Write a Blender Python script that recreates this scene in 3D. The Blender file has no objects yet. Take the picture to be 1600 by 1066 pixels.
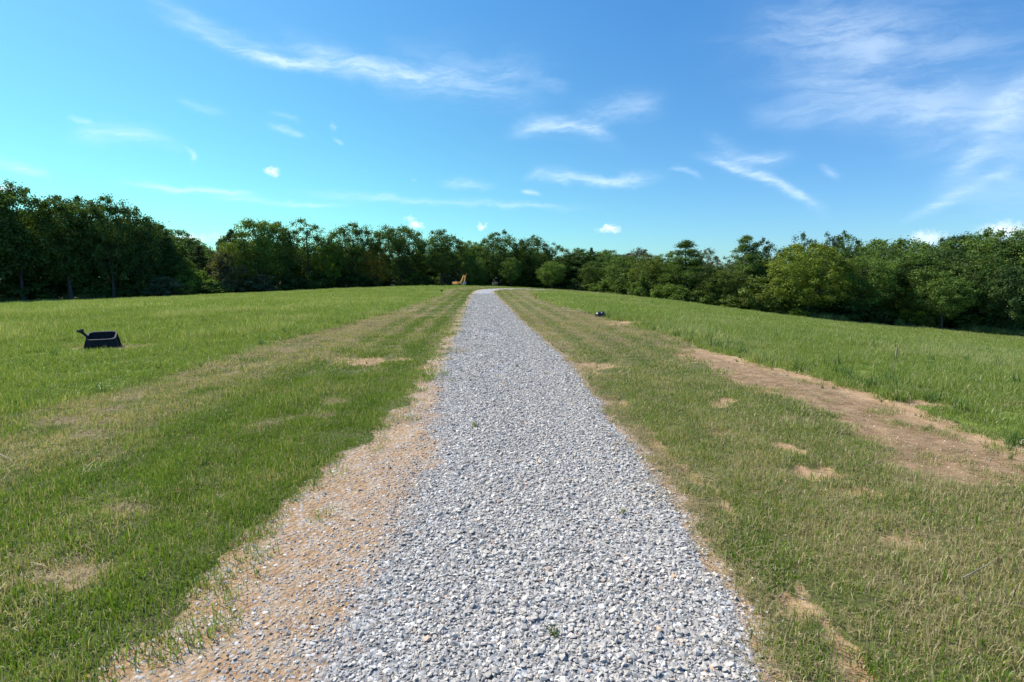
import bpy, math, random
import numpy as np
from math import radians as R, sin, cos, pi
from mathutils import Vector, Matrix, noise as mnoise

S = bpy.context.scene
COL = S.collection
rng = np.random.default_rng(7)
random.seed(7)

# ------------------------------------------------------------------ camera
EYE = 1.75
F = 800.0                       # focal length in pixels of the 1600 px wide photograph
PITCH = math.atan((533 - 432) / F)
cam_d = bpy.data.cameras.new('camera')
cam_d.sensor_width = 36.0
cam_d.lens = 18.0
cam_d.clip_start = 0.05
cam_d.clip_end = 5000
cam = bpy.data.objects.new('camera', cam_d)
COL.objects.link(cam)
cam.location = (0, 0, EYE)
cam.rotation_euler = (pi / 2 - PITCH, 0, 0)
S.camera = cam

# ------------------------------------------------------------------ colour management
S.view_settings.view_transform = 'Standard'
S.view_settings.look = 'None'
S.view_settings.gamma = 1.0
S.view_settings.use_curve_mapping = False
S.view_settings.exposure = 0.5
S.render.engine = 'CYCLES'
S.cycles.max_bounces = 6
S.cycles.diffuse_bounces = 3
S.cycles.glossy_bounces = 2
S.cycles.transmission_bounces = 3
S.cycles.transparent_max_bounces = 4

# ------------------------------------------------------------------ sun
SUN_AZ, SUN_EL = -62.0, 47.0    # degrees; azimuth from the view axis, minus = left
sd = Vector((sin(R(SUN_AZ)) * cos(R(SUN_EL)), cos(R(SUN_AZ)) * cos(R(SUN_EL)), sin(R(SUN_EL))))
sun_d = bpy.data.lights.new('sun', 'SUN')
sun_d.energy = 4.9
sun_d.angle = R(0.55)
sun_d.color = (1.0, 0.945, 0.84)
sun = bpy.data.objects.new('sun', sun_d)
COL.objects.link(sun)
sun.rotation_euler = sd.to_track_quat('Z', 'Y').to_euler()
sun.location = (-40, 20, 60)


# ------------------------------------------------------------------ node helpers
class NT:
    def __init__(self, tree):
        self.t = tree
        self.n = tree.nodes
        self.l = tree.links

    def node(self, typ, **kw):
        nd = self.n.new(typ)
        for k, v in kw.items():
            setattr(nd, k, v)
        return nd

    def put(self, sock, v):
        if v is None:
            return
        if isinstance(v, bpy.types.NodeSocket):
            self.l.new(v, sock)
        else:
            try:
                sock.default_value = v
            except Exception:
                sock.default_value = tuple(v) + (1.0,)

    def m(self, op, a, b=None, c=None, clamp=False):
        nd = self.node('ShaderNodeMath', operation=op, use_clamp=clamp)
        self.put(nd.inputs[0], a)
        self.put(nd.inputs[1], b)
        self.put(nd.inputs[2], c)
        return nd.outputs[0]

    def vm(self, op, a, b=None, out=0):
        nd = self.node('ShaderNodeVectorMath', operation=op)
        self.put(nd.inputs[0], a)
        if b is not None:
            if op == 'SCALE':
                self.put(nd.inputs['Scale'], b)
            else:
                self.put(nd.inputs[1], b)
        return nd.outputs['Value'] if op in ('DOT_PRODUCT', 'LENGTH') else nd.outputs[0]

    def mix(self, f, a, b, blend='MIX'):
        nd = self.node('ShaderNodeMix', data_type='RGBA', blend_type=blend)
        self.put(nd.inputs['Factor'], f)
        self.put(nd.inputs[6], a)
        self.put(nd.inputs[7], b)
        return nd.outputs[2]

    def noise(self, vec, scale, detail=3.0, rough=0.55, dist=0.0, color=False):
        nd = self.node('ShaderNodeTexNoise')
        self.put(nd.inputs['Vector'], vec)
        nd.inputs['Scale'].default_value = scale
        nd.inputs['Detail'].default_value = detail
        nd.inputs['Roughness'].default_value = rough
        nd.inputs['Distortion'].default_value = dist
        return nd.outputs['Color'] if color else nd.outputs['Fac']

    def ramp(self, f, a, b, lo=0.0, hi=1.0):
        nd = self.node('ShaderNodeMapRange', interpolation_type='SMOOTHSTEP')
        self.put(nd.inputs['Value'], f)
        nd.inputs['From Min'].default_value = a
        nd.inputs['From Max'].default_value = b
        nd.inputs['To Min'].default_value = lo
        nd.inputs['To Max'].default_value = hi
        return nd.outputs[0]

    def attr(self, name, typ='GEOMETRY'):
        nd = self.node('ShaderNodeAttribute', attribute_type=typ)
        nd.attribute_name = name
        return nd


def px_dir(px, py):
    a = (px - 800) / F
    b = (533 - py) / F
    return Vector((a, cos(PITCH) + b * sin(PITCH), b * cos(PITCH) - sin(PITCH)))


# ------------------------------------------------------------------ world: blue sky with cirrus
world = bpy.data.worlds.new('World')
S.world = world
world.use_nodes = True
W = NT(world.node_tree)
W.n.clear()
sky = W.node('ShaderNodeTexSky', sky_type='NISHITA')
sky.sun_disc = False
sky.sun_elevation = R(SUN_EL)
sky.sun_rotation = R(SUN_AZ)
sky.altitude = 50
sky.air_density = 1.0
sky.dust_density = 0.35
sky.ozone_density = 1.6
tc = W.node('ShaderNodeTexCoord')
D = W.vm('NORMALIZE', tc.outputs['Generated'])
sep = W.node('ShaderNodeSeparateXYZ')
W.l.new(D, sep.inputs[0])
X_, Y_, Z_ = sep.outputs
den = W.m('MAXIMUM', W.m('ADD', Y_, 1.0), 0.02)
U = W.m('DIVIDE', X_, den)
V = W.m('DIVIDE', Z_, den)
cmb = W.node('ShaderNodeCombineXYZ')
W.l.new(U, cmb.inputs[0])
W.l.new(V, cmb.inputs[1])
UV = cmb.outputs[0]


def px_uv(px, py):
    d = px_dir(px, py).normalized()
    return (d.x / (1 + d.y), d.z / (1 + d.y))


wob = W.noise(W.vm('MULTIPLY', UV, (9.0, 16.0, 0)), 1.0, 4, 0.6, color=True)
wob = W.vm('SCALE', W.vm('SUBTRACT', wob, (0.5, 0.5, 0.5)), 0.022)
P_ = W.vm('ADD', UV, wob)
wob2 = W.vm('SCALE', W.vm('SUBTRACT', W.noise(W.vm('MULTIPLY', UV, (.5, 1.0, 0)), 90, 4, 0.65, color=True), (0.5, 0.5, 0.5)), 0.009)
P_ = W.vm('ADD', P_, wob2)


def stroke(x1, y1, x2, y2, w, k=0.0, amp=1.0):
    """soft streak of cloud between two directions of the sky; w = half width, k = sag"""
    a, b = px_uv(x1, y1), px_uv(x2, y2)
    cx, cy = (a[0] + b[0]) / 2, (a[1] + b[1]) / 2
    dx, dy = (b[0] - a[0]) / 2, (b[1] - a[1]) / 2
    L = math.hypot(dx, dy)
    w = w / 1600.0 * .78
    amp = amp * 1.05
    e1 = (dx / L / (L * 0.72), dy / L / (L * 0.72), 0)
    e2 = (-dy / L / w, dx / L / w, 0)
    d = W.vm('SUBTRACT', P_, (cx, cy, 0))
    u = W.vm('DOT_PRODUCT', d, e1)
    v = W.vm('DOT_PRODUCT', d, e2)
    u2 = W.m('MULTIPLY', u, u)
    if k:
        v = W.m('MULTIPLY_ADD', u2, k / 1600.0 / w, v)
    r = W.m('MULTIPLY_ADD', v, v, W.m('MULTIPLY', u2, u2))
    return W.m('MULTIPLY', W.m('POWER', 2.718, W.m('MULTIPLY', r, -1.0)), amp)


def total(lst):
    acc = lst[0]
    for s in lst[1:]:
        acc = W.m('ADD', acc, s)
    return acc


thin = total([
    stroke(180, -20, 480, 90, 9, -6, .55), stroke(210, 22, 560, 125, 10, -8, .95), stroke(400, 70, 820, 150, 18, -16, .8),
    stroke(560, 95, 900, 130, 40, 0, .30), stroke(640, 125, 860, 155, 24, 0, .45), stroke(820, 120, 900, 140, 12, 0, .35),
    stroke(95, 195, 300, 218, 14, 6, .75), stroke(100, 178, 150, 185, 6, 0, .5), stroke(295, 222, 318, 262, 5, 6, .55),
    stroke(270, 150, 360, 175, 6, 0, .35), stroke(405, 192, 480, 214, 6, 0, .6), stroke(410, 178, 470, 188, 5, 0, .4),
    stroke(512, 190, 526, 200, 5, 0, .6), stroke(515, 212, 540, 228, 4, 0, .4),
    stroke(0, 254, 90, 268, 7, 0, .5), stroke(-80, 235, 60, 262, 9, 0, .3),
    stroke(170, 288, 420, 312, 5, -2, .75), stroke(300, 312, 570, 322, 4, 0, .55), stroke(430, 303, 960, 330, 6, -2, .55),
    stroke(780, 188, 980, 198, 14, 14, .75), stroke(880, 175, 1060, 160, 22, 0, .42),
    stroke(820, 265, 900, 282, 8, 5, .55), stroke(835, 272, 1050, 288, 10, -6, .85), stroke(812, 299, 850, 303, 4, 0, .7),
    stroke(1085, 222, 1310, 326, 8, 8, .85), stroke(1090, 222, 1250, 258, 13, -5, .6), stroke(1035, 255, 1105, 274, 5, 5, .45),
    stroke(1280, 258, 1318, 282, 5, 0, .3), stroke(1400, 352, 1620, 255, 9, 0, .6), stroke(1500, 250, 1640, 90, 22, 0, .5), stroke(1470, 300, 1660, 120, 16, 0, .45),
    stroke(680, 285, 780, 293, 8, 0, .6), stroke(640, 280, 650, 283, 3, 0, .5),
])
veil = total([
    stroke(1080, 10, 1700, 110, 70, 0, .62), stroke(1180, 130, 1560, 205, 42, 0, .62), stroke(1380, 190, 1700, 200, 50, 0, .55),
    stroke(1440, 260, 1720, 300, 60, 0, .42), stroke(1240, 30, 1420, 100, 40, 0, .35), stroke(1150, 170, 1300, 190, 18, 0, .3),
])
streak = W.noise(W.vm('MULTIPLY', W.vm('ADD', UV, W.vm('SCALE', wob, 0.5)), (5.0, 34.0, 0)), 1.0, 5, 0.62, 0.6)
streak2 = W.noise(W.vm('MULTIPLY', W.vm('ADD', P_, W.vm('SCALE', wob, 1.0)), (22.0, 95.0, 0)), 1.0, 6, 0.7)
thin = W.m('MULTIPLY', thin, W.m('MULTIPLY', W.m('MULTIPLY_ADD', W.ramp(streak2, .32, .64), .75, .3), W.m('MULTIPLY_ADD', W.ramp(streak, .34, .6), .7, .4)))
rip = W.noise(W.vm('MULTIPLY', P_, (9.0, 34.0, 0)), 1.0, 6, 0.66, 0.4)
veil = W.m('MULTIPLY', veil, W.m('MULTIPLY_ADD', W.ramp(rip, .36, .66), .56, .16))
# the same thin cirrus goes on, at random, over the part of the sky out of view
back = W.ramp(Y_, 0.45, 0.0)
cirr = W.m('MULTIPLY', W.ramp(W.noise(W.vm('MULTIPLY', D, (3, 3, 9)), 1.0, 6, .65, .8), .52, .74), .45)
cirr = W.m('MULTIPLY', cirr, W.m('MULTIPLY', back, W.ramp(Z_, 0.0, .12)))


puffw = W.vm('SCALE', W.vm('SUBTRACT', W.noise(UV, 150, 4, 0.7, color=True), (0.5, 0.5, 0.5)), 0.016)


def puff(x, y, rx, ry, amp=1.0):
    a = px_uv(x, y)
    d = W.vm('SUBTRACT', W.vm('ADD', UV, puffw), (a[0], a[1], 0))
    d = W.vm('MULTIPLY', d, (1600.0 / rx, 1600.0 / ry, 0))
    r = W.vm('LENGTH', d)
    return W.ramp(r, 1.5, .0, 0.0, amp * .85)


puffs = total([puff(424, 268, 10, 5, .9), puff(650, 352, 9, 5, .95), puff(641, 342, 8, 5, .5), puff(753, 354, 7, 4, .9),
               puff(951, 358, 14, 6, .95), puff(1448, 372, 19, 9, .7), puff(1573, 360, 24, 10, .9), puff(291, 374, 24, 8, .8),
               puff(2, 294, 13, 5, .7), puff(360, 372, 30, 7, .35)])
cm = W.m('ADD', W.m('ADD', thin, veil), cirr, clamp=True)

# the photograph's sky: cyan towards the sun side, deeper blue away from it
tint_h = W.ramp(V, 0.0, 0.33)                      # 0 at the horizon, 1 high up
side = W.ramp(U, -0.30, 0.34)                      # 0 sun side, 1 far side
low = W.mix(side, (0.50, 1.04, 0.92), (0.54, 0.88, 1.14))
high = W.mix(side, (0.50, 1.00, 1.26), (0.38, 0.95, 1.38))
tint = W.mix(tint_h, low, high)
skyc = W.mix(1.0, sky.outputs[0], tint, 'MULTIPLY')
skyc = W.mix(W.m('MULTIPLY', cm, .58), skyc, (7.2, 8.6, 9.8))
skyc = W.mix(puffs, skyc, (8.6, 9.3, 9.8))
bg = W.node('ShaderNodeBackground')
bg.inputs['Strength'].default_value = 0.1
W.l.new(skyc, bg.inputs['Color'])
wo = W.node('ShaderNodeOutputWorld')
W.l.new(bg.outputs[0], wo.inputs[0])


# ------------------------------------------------------------------ noise for numpy
def _hash(ix, iy, seed):
    h = (ix.astype(np.int64) * 374761393 + iy.astype(np.int64) * 668265263 + seed * 1442695041) & 0xffffffff
    h = ((h ^ (h >> 13)) * 1274126177) & 0xffffffff
    return ((h ^ (h >> 16)) & 0xffff) / 65535.0


def vnoise(x, y, seed=0):
    ix, iy = np.floor(x), np.floor(y)
    fx, fy = x - ix, y - iy
    fx = fx * fx * (3 - 2 * fx)
    fy = fy * fy * (3 - 2 * fy)
    a = _hash(ix, iy, seed); b = _hash(ix + 1, iy, seed)
    c = _hash(ix, iy + 1, seed); d = _hash(ix + 1, iy + 1, seed)
    return (a * (1 - fx) + b * fx) * (1 - fy) + (c * (1 - fx) + d * fx) * fy


def fbm(x, y, seed=0, o=4):
    s, a, t = 0, 1.0, 0
    for i in range(o):
        s = s + a * vnoise(x * 2 ** i + 17.3 * i, y * 2 ** i - 9.1 * i, seed + i)
        t += a
        a *= 0.5
    return s / t            # 0..1


def sm(x, a, b):
    t = np.clip((x - a) / (b - a), 0, 1)
    return t * t * (3 - 2 * t)


# ------------------------------------------------------------------ terrain
def at(px, py, depth):
    d = px_dir(px, py)
    s = depth / d.y
    return Vector((d.x * s, depth, EYE + d.z * s))


def on_plane(px, py, z=0.0):
    d = px_dir(px, py)
    s = (z - EYE) / d.z
    return (d.x * s, d.y * s)


ctrl = []
for y in (-8, -3, 2, 6, 10, 15, 21, 28, 36, 45, 55):
    for t in (-4.5, 0.0, 4.5):
        ctrl.append((0.2 - .054 * y + t, y, 0.0))
for y in (2, 10, 18, 30):
    ctrl.append((-12 - y * .3, y, 0.0))
ctrl += [(10, 2, -.12), (11, 10, -.25), (14, 20, -.75), (20, 32, -1.9), (-60, 4, -.9), (-45, 20, -.6), (-40, 42, -.8), (40, 5, -2.4), (70, 20, -6.2),
         (-15, 50, -.1), (10, 45, -.45), (18, 60, -1.1)]
edge_line = [(-500, 480, 66), (-200, 478, 70), (0, 472, 75), (150, 468, 82), (250, 465, 90), (400, 458, 103), (500, 454, 110), (600, 451, 118), (700, 449.5, 126),
             (800, 450.5, 130), (880, 455, 126), (985, 464, 98), (1050, 473, 82), (1100, 479, 77), (1190, 489, 71),
             (1280, 499, 66), (1370, 507, 63), (1450, 513, 61), (1600, 526, 58), (1800, 541, 53), (2100, 560, 47)]
for (px, py, dd) in edge_line:
    p = at(px, py, dd)
    ctrl.append(tuple(p))
for (px, py, dd) in [(725, 448.3, 76), (600, 450, 82), (770, 451, 73), (850, 452.5, 84), (900, 455, 90), (950, 458.7, 95), (1000, 463, 98),
                     (940, 461, 122), (660, 449.5, 95)]:
    ctrl.append(tuple(at(px, py, dd)))
ctrl += [(-140, 180, -3), (0, 200, -3.2), (150, 160, -6.5), (-180, 60, -3.2), (160, 60, -9.0), (-160, -60, -1), (140, -60, -4), (0, -80, 0)]
C = np.array(ctrl)


def _phi(r2):
    return 0.5 * r2 * np.log(r2 + 1e-6)


_n = len(C)
A = np.zeros((_n + 3, _n + 3))
d2 = ((C[:, None, :2] - C[None, :, :2]) ** 2).sum(-1)
A[:_n, :_n] = _phi(d2) + np.eye(_n) * 0.02
A[:_n, _n] = 1; A[:_n, _n + 1:] = C[:, :2]
A[_n, :_n] = 1; A[_n + 1:, :_n] = C[:, :2].T
coef = np.linalg.solve(A, np.concatenate([C[:, 2], [0, 0, 0]]))


def base_height(x, y):
    x = np.asarray(x, float); y = np.asarray(y, float)
    xs = np.clip(x, -200, 200); ys = np.clip(y, -90, 215)
    z = np.full(x.shape, coef[_n]) + coef[_n + 1] * xs + coef[_n + 2] * ys
    for i in range(_n):
        z += coef[i] * _phi((xs - C[i, 0]) ** 2 + (ys - C[i, 1]) ** 2)
    return z


# road centre line
cl = [(0.2 - .054 * y, y) for y in range(-30, 60, 2)]
cl += [(-3.02, 60), (-2.95, 63), (-2.72, 66), (-2.2, 69), (-1.2, 72), (.3, 75), (2.4, 78.5), (5.2, 82.5), (8.5, 87), (12.3, 90.5), (17.8, 94.5), (24.5, 98), (34, 101), (48, 104), (70, 107), (110, 110)]
CLP = np.array(cl)
seg = CLP[1:] - CLP[:-1]
slen = np.hypot(seg[:, 0], seg[:, 1])
sacc = np.concatenate([[0], np.cumsum(slen)]) - 30.0 * math.hypot(1, .054)


def road_st(x, y):
    x = np.asarray(x, float); y = np.asarray(y, float)
    best = np.full(x.shape, 1e18); bs = np.zeros(x.shape); bt = np.zeros(x.shape)
    for i in range(len(seg)):
        px_, py_ = x - CLP[i, 0], y - CLP[i, 1]
        u = (px_ * seg[i, 0] + py_ * seg[i, 1]) / slen[i] ** 2
        uc = np.clip(u, 0 if i else -9, 1)
        dx, dy = px_ - uc * seg[i, 0], py_ - uc * seg[i, 1]
        dd = dx * dx + dy * dy
        sgn = np.sign(seg[i, 1] * px_ - seg[i, 0] * py_)
        m = dd < best
        best = np.where(m, dd, best)
        bs = np.where(m, sacc[i] + uc * slen[i], bs)
        bt = np.where(m, sgn * np.sqrt(dd), bt)
    return bs, bt


def line_of(pts, far=None):
    """photo points of an edge on the ground -> (s, t) table along the road"""
    w = np.array([on_plane(*p) for p in pts])
    s, t = road_st(w[:, 0], w[:, 1])
    o = np.argsort(s)
    s, t = s[o], t[o]
    if far is not None:
        s = np.append(s, s[-1] + 25); t = np.append(t, far)
    return s, t


L_grav = line_of([(390, 1066), (470, 950), (560, 850), (602, 780), (640, 700), (665, 650), (690, 590), (705, 545), (718, 510), (729, 480), (734, 470), (738, 461)], -.95)
L_grass = line_of([(150, 1066), (240, 985), (300, 915), (375, 850), (400, 812), (475, 768), (515, 722), (560, 690), (600, 655), (645, 615), (685, 578), (697, 545), (711, 512), (721, 487), (731, 463)], -1.6)
R_grav = line_of([(1245, 1066), (1200, 960), (1150, 890), (1100, 820), (1050, 750), (1000, 690), (960, 640), (918, 590), (880, 550), (842, 520), (812, 495), (790, 475), (776, 462)], .95)
R_grass = line_of([(1310, 1066), (1235, 930), (1170, 850), (1100, 768), (1040, 700), (985, 645), (940, 597), (900, 562), (858, 527), (822, 495), (795, 473), (780, 462)], 1.2)
L_tall = line_of([(-200, 722), (0, 653), (223, 603), (332, 565), (450, 533), (525, 512), (600, 491), (660, 471), (690, 461)], -6.2)
L_thatch = line_of([(-200, 900), (0, 745), (150, 705), (260, 655), (350, 612), (450, 575), (560, 527), (620, 500), (670, 475), (694, 464)], -4.6)
R_tall = line_of([(1900, 830), (1600, 702), (1500, 668), (1420, 632), (1310, 597), (1240, 578), (1120, 550), (1060, 527), (1000, 510), (940, 495), (880, 478), (840, 464)], 6.4)
R_dirt = line_of([(1900, 860), (1600, 760), (1500, 745), (1412, 717), (1320, 660), (1225, 624), (1150, 597), (1080, 566), (1010, 530), (950, 508), (890, 488), (838, 468)], 5.6)


def ev(tab, s):
    return np.interp(s, tab[0], tab[1])


# bare patches: px, py, half size in px, half size in px, strength, sandy(1)/thatchy(0)
patch_px = [(575, 564, 52, 6, 1.2, 1), (520, 560, 40, 4, .8, 0), (675, 572, 22, 4, .9, 1), (120, 893, 62, 24, 1.0, 0), (195, 799, 30, 9, .9, 0),
            (410, 666, 22, 6, .8, 0), (20, 722, 30, 10, .8, 0), (165, 714, 22, 9, .6, 0), (525, 628, 24, 4, .7, 0), (505, 650, 20, 4, .5, 0),
            (1222, 701, 24, 9, 1.3, 1), (1268, 737, 30, 10, 1.3, 1), (1125, 673, 20, 6, 1.1, 1), (1120, 631, 18, 4, 1.0, 1), (1138, 625, 16, 3, .9, 1),
            (1190, 708, 12, 5, .8, 1), (1338, 768, 34, 7, .9, 1), (1418, 846, 32, 8, 1.0, 1), (1238, 938, 18, 20, 1.2, 1), (1332, 1058, 28, 12, 1.2, 1),
            (1276, 815, 13, 7, 1.0, 1), (928, 572, 36, 5, 1.1, 1), (1560, 575, 1, 1, 0, 0), (1440, 626, 26, 6, 1.0, 1), (1350, 585, 20, 4, .7, 1),
            (1485, 858, 14, 8, .6, 0), (1570, 985, 30, 22, .6, 0), (1410, 830, 22, 6, .4, 0), (1235, 655, 26, 5, .6, 0), (1500, 632, 20, 4, .4, 1),
            (205, 543, 30, 4, 1.0, 0), (140, 540, 26, 4, .8, 0), (970, 503, 34, 4, .9, 1), (1075, 596, 14, 4, .6, 0), (1590, 700, 70, 12, .9, 1)]
patches = []
for (px, py, rx, ry, am, sa) in patch_px:
    x, y = on_plane(px, py)
    x2, y2 = on_plane(px, py - ry)
    x3, y3 = on_plane(px, py + ry)
    patches.append((x, y, rx / F * math.hypot(y, .3) * 1.0, max((y2 - y3) / 2, .05), am, sa))


def zones(x, y):
    x = np.asarray(x, float); y = np.asarray(y, float)
    s, t = road_st(x, y)
    far = sm(s, 4, 30)
    n1 = fbm(x * 1.3, y * 1.3, 3, 4) - .5
    n2 = fbm(x * 4.1, y * 4.1, 11, 3) - .5
    n3 = fbm(x * .35, y * .35, 23, 4) - .5
    n4 = fbm(x * 13, y * 13, 71, 2) - .5
    wob = n1 * .55 + n2 * .25
    lg, rg = ev(L_grav, s), ev(R_grav, s)
    rg = rg - .15
    lg = lg + .12 * sm(s, 8, 18)
    lG, rG = ev(L_grass, s), ev(R_grass, s)
    lG = np.minimum(lG, lg - .42)
    rG = np.maximum(rG - .06, rg + .3)
    gravel = sm(t - lg + wob * .75 + n4 * .15, -.5 + .2 * sm(s, 9, 3), .85 - .5 * sm(s, 4, 12)) * sm(rg - t + wob * .3, -.14, .14)
    on = sm(t - lG + n1 * .35 + n2 * .35 + n4 * .18, -.06, .07) * sm((rg + (rG - rg) * .45) - t + wob * .35 + n4 * .15, -.06, .08)    # road bed incl. shoulders
    lT, lh, rT, rd = ev(L_tall, s), ev(L_thatch, s), ev(R_tall, s), ev(R_dirt, s)
    tall = np.maximum(sm(lT - t + wob * .5 + n3 * .5, -.15, .15), sm(t - rT + wob * .8 + n3 * .5, -.15, .15))
    dirt_r = sm(t - rd + n1 * 1.3 + n2 * .5 + n4 * .25, -.3, .4) * sm(rT + .08 - t - wob * .5 + n4 * .3, -.1, .14)
    fade = 1 - .95 * sm(s, 8.5, 16)
    dirt_r = dirt_r * fade
    thatch_l = sm(t - lT, -.3, .2) * sm(lh - t + n3 * 1.2, -.7, .7)
    thatch_l *= sm(n1 + n2 * .7 + n4 * .3 + .12, -.16, .26)
    # cut swaths running along the road
    sw = (np.sin(t * 7.6 + n3 * 1.2) * .5 + .5) ** 1.5
    mown = (1 - tall) * (1 - on)
    thatch_m = mown * (sw * .85 * sm(s, 6, 18) + sm(n3 + n1 * .6, .05, .35) * .35)
    strip_r = mown * sm(t, 2.6, 4.6) * .45 * sm(s, 12, 26) * (t > 0)
    band_l = mown * sm(-t, 2.9, 4.9) * (.45 + .6 * sw + n1 * .6 + n2 * .5) * sm(s, 9, 20) * (t < 0)
    warm_r = mown * (t > 0) * .16
    thatch = np.clip(thatch_l * .85 + thatch_m + strip_r + band_l + warm_r, 0, 1)
    bare = np.zeros_like(s)
    for (cx, cy, rx, ry, am, sa) in patches:
        r = np.hypot((x - cx) / (rx * 1.25), (y - cy) / (ry * 1.25)) + n1 * .8 + n2 * 1.2 + n4 * .7
        k = sm(r, 1.25, .7) * min(am, 1)
        if sa:
            bare = np.maximum(bare, k)
        else:
            thatch = np.maximum(thatch, k); bare = np.maximum(bare, k * .5)
    # rut of bare sand beside the right edge of the gravel
    ro = rG + .10 + .05 * np.sin(s * .9)
    rut = sm(np.abs(t - ro + n1 * .25) + n2 * .16 + n4 * .1, .10, .02) * sm(n1 + n3 * .6 + .5, .38, .60) * sm(s, 16, 6)
    fringe = sm(t - (rg + (rG - rg) * .3), -.05, .1) * sm(rG - t + n1 * .3 + n2 * .3, -.05, .15) * (t > 0)
    thatch = np.maximum(thatch, fringe * .9)
    bare = np.maximum(bare, rut * .85)
    brown = dirt_r * sm(rT - t + n1 * .6, .05, .45)
    bare = np.maximum(bare, dirt_r)
    bare = bare * (1 - on)
    tall = tall * (1 - bare) * (1 - on)
    # wood floor
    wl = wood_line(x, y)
    return dict(s=s, t=t, sw=sw, rg=rg, lg=lg, gravel=gravel, on=on, tall=tall, thatch=thatch, bare=bare, wood=wl, brown=brown, fringe=fringe * (1 - on), n1=n1, n2=n2, n3=n3)


ED = np.array([tuple(at(px, py, dd))[:2] for (px, py, dd) in edge_line])
_ex, _ey = ED[:, 0], ED[:, 1]
_ang = np.arctan2(_ex, _ey)
_rad = np.hypot(_ex, _ey)


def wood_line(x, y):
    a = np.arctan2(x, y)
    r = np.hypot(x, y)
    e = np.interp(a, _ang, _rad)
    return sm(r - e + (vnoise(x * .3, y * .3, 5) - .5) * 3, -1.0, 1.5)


def micro(x, y, z):
    near = np.exp(-np.hypot(x, y) / 14)
    g = z['on']
    h = (fbm(x * 1.7, y * 1.7, 31, 4) - .5) * .07 * (1 - g) * (near * .7 + .3)
    h += (fbm(x * 7, y * 7, 41, 3) - .5) * .035 * (1 - g) * near
    h += (fbm(x * 5, y * 5, 51, 4) - .5) * .02 * g * near
    h += z['gravel'] * .02
    h -= z['bare'] * .035
    # shallow wheel tracks in the gravel
    for tt in (-.72, .72):
        h -= .014 * np.exp(-((z['t'] - tt) / .24) ** 2) * z['gravel']
    return h


def axis_pts(a0, a1, step, outer, growth=1.045):
    pts = list(np.arange(a0, a1, step))
    st, p = step, pts[-1]
    while p < outer[1]:
        st *= growth; p += st; pts.append(p)
    st, p = step, pts[0]; lo = []
    while p > outer[0]:
        st *= growth; p -= st; lo.append(p)
    return np.array(lo[::-1] + pts)


gx = axis_pts(-3.6, 4.4, .045, (-900, 900), 1.028)
gy = axis_pts(1.3, 7.0, .045, (-160, 1100), 1.024)
GX, GY = np.meshgrid(gx, gy)
fx, fy = GX.ravel(), GY.ravel()
Z = zones(fx, fy)
fz = base_height(fx, fy) + micro(fx, fy, Z)
ny_, nx_ = GX.shape
# fast lookup of the built ground height
GZ = fz.reshape(GX.shape)


def ground_z(x, y):
    x = np.atleast_1d(np.asarray(x, float)); y = np.atleast_1d(np.asarray(y, float))
    i = np.clip(np.searchsorted(gx, x) - 1, 0, nx_ - 2)
    j = np.clip(np.searchsorted(gy, y) - 1, 0, ny_ - 2)
    u = (x - gx[i]) / (gx[i + 1] - gx[i]); v = (y - gy[j]) / (gy[j + 1] - gy[j])
    return (GZ[j, i] * (1 - u) + GZ[j, i + 1] * u) * (1 - v) + (GZ[j + 1, i] * (1 - u) + GZ[j + 1, i + 1] * u) * v


def gz(x, y):
    return float(ground_z(x, y)[0])


def np_mesh(name, verts, faces, smooth=False, sizes=None, attrs=None):
    """verts (n,3); faces (m,k) of one size"""
    me = bpy.data.meshes.new(name)
    verts = np.asarray(verts, np.float32)
    faces = np.asarray(faces, np.int32)
    me.vertices.add(len(verts))
    me.vertices.foreach_set('co', verts.ravel())
    k = faces.shape[1]
    me.loops.add(faces.size)
    me.loops.foreach_set('vertex_index', faces.ravel())
    me.polygons.add(len(faces))
    me.polygons.foreach_set('loop_start', np.arange(0, faces.size, k, dtype=np.int32))
    if smooth:
        me.polygons.foreach_set('use_smooth', np.ones(len(faces), bool))
    for nm, (dom, arr) in (attrs or {}).items():
        a = me.attributes.new(nm, 'FLOAT', dom)
        a.data.foreach_set('value', np.asarray(arr, np.float32).ravel())
    me.update(calc_edges=True)
    return me


def add(name, me, m=None, parent=None, label=None, cat=None, group=None, kind=None):
    o = bpy.data.objects.new(name, me)
    COL.objects.link(o)
    if m is not None and me is not None:
        me.materials.clear(); me.materials.append(m)
    if parent:
        o.parent = parent
    tag(o, label, cat, group, kind)
    return o


def tag(o, label=None, cat=None, group=None, kind=None):
    for k, v in (('label', label), ('category', cat), ('group', group), ('kind', kind)):
        if v:
            o[k] = v
    return o


# ------------------------------------------------------------------ materials
def mat(name):
    m = bpy.data.materials.new(name)
    m.use_nodes = True
    t = NT(m.node_tree)
    t.n.clear()
    out = t.node('ShaderNodeOutputMaterial')
    return m, t, out


def simple(name, col, rough=.6, var=.25, scale=20, metal=0, spec=.5, bump=.0):
    m, t, out = mat(name)
    b = t.node('ShaderNodeBsdfPrincipled')
    tcn = t.node('ShaderNodeTexCoord')
    n = t.noise(tcn.outputs['Object'], scale, 4, .6)
    dark = tuple(c * (1 - var) for c in col); lite = tuple(min(1, c * (1 + var)) for c in col)
    t.l.new(t.mix(t.ramp(n, .3, .7), dark, lite), b.inputs['Base Color'])
    b.inputs['Roughness'].default_value = rough
    b.inputs['Metallic'].default_value = metal
    b.inputs['Specular IOR Level'].default_value = spec
    if bump:
        bp = t.node('ShaderNodeBump')
        bp.inputs['Strength'].default_value = bump
        bp.inputs['Distance'].default_value = .02
        t.l.new(n, bp.inputs['Height'])
        t.l.new(bp.outputs[0], b.inputs['Normal'])
    t.l.new(b.outputs[0], out.inputs[0])
    return m


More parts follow.
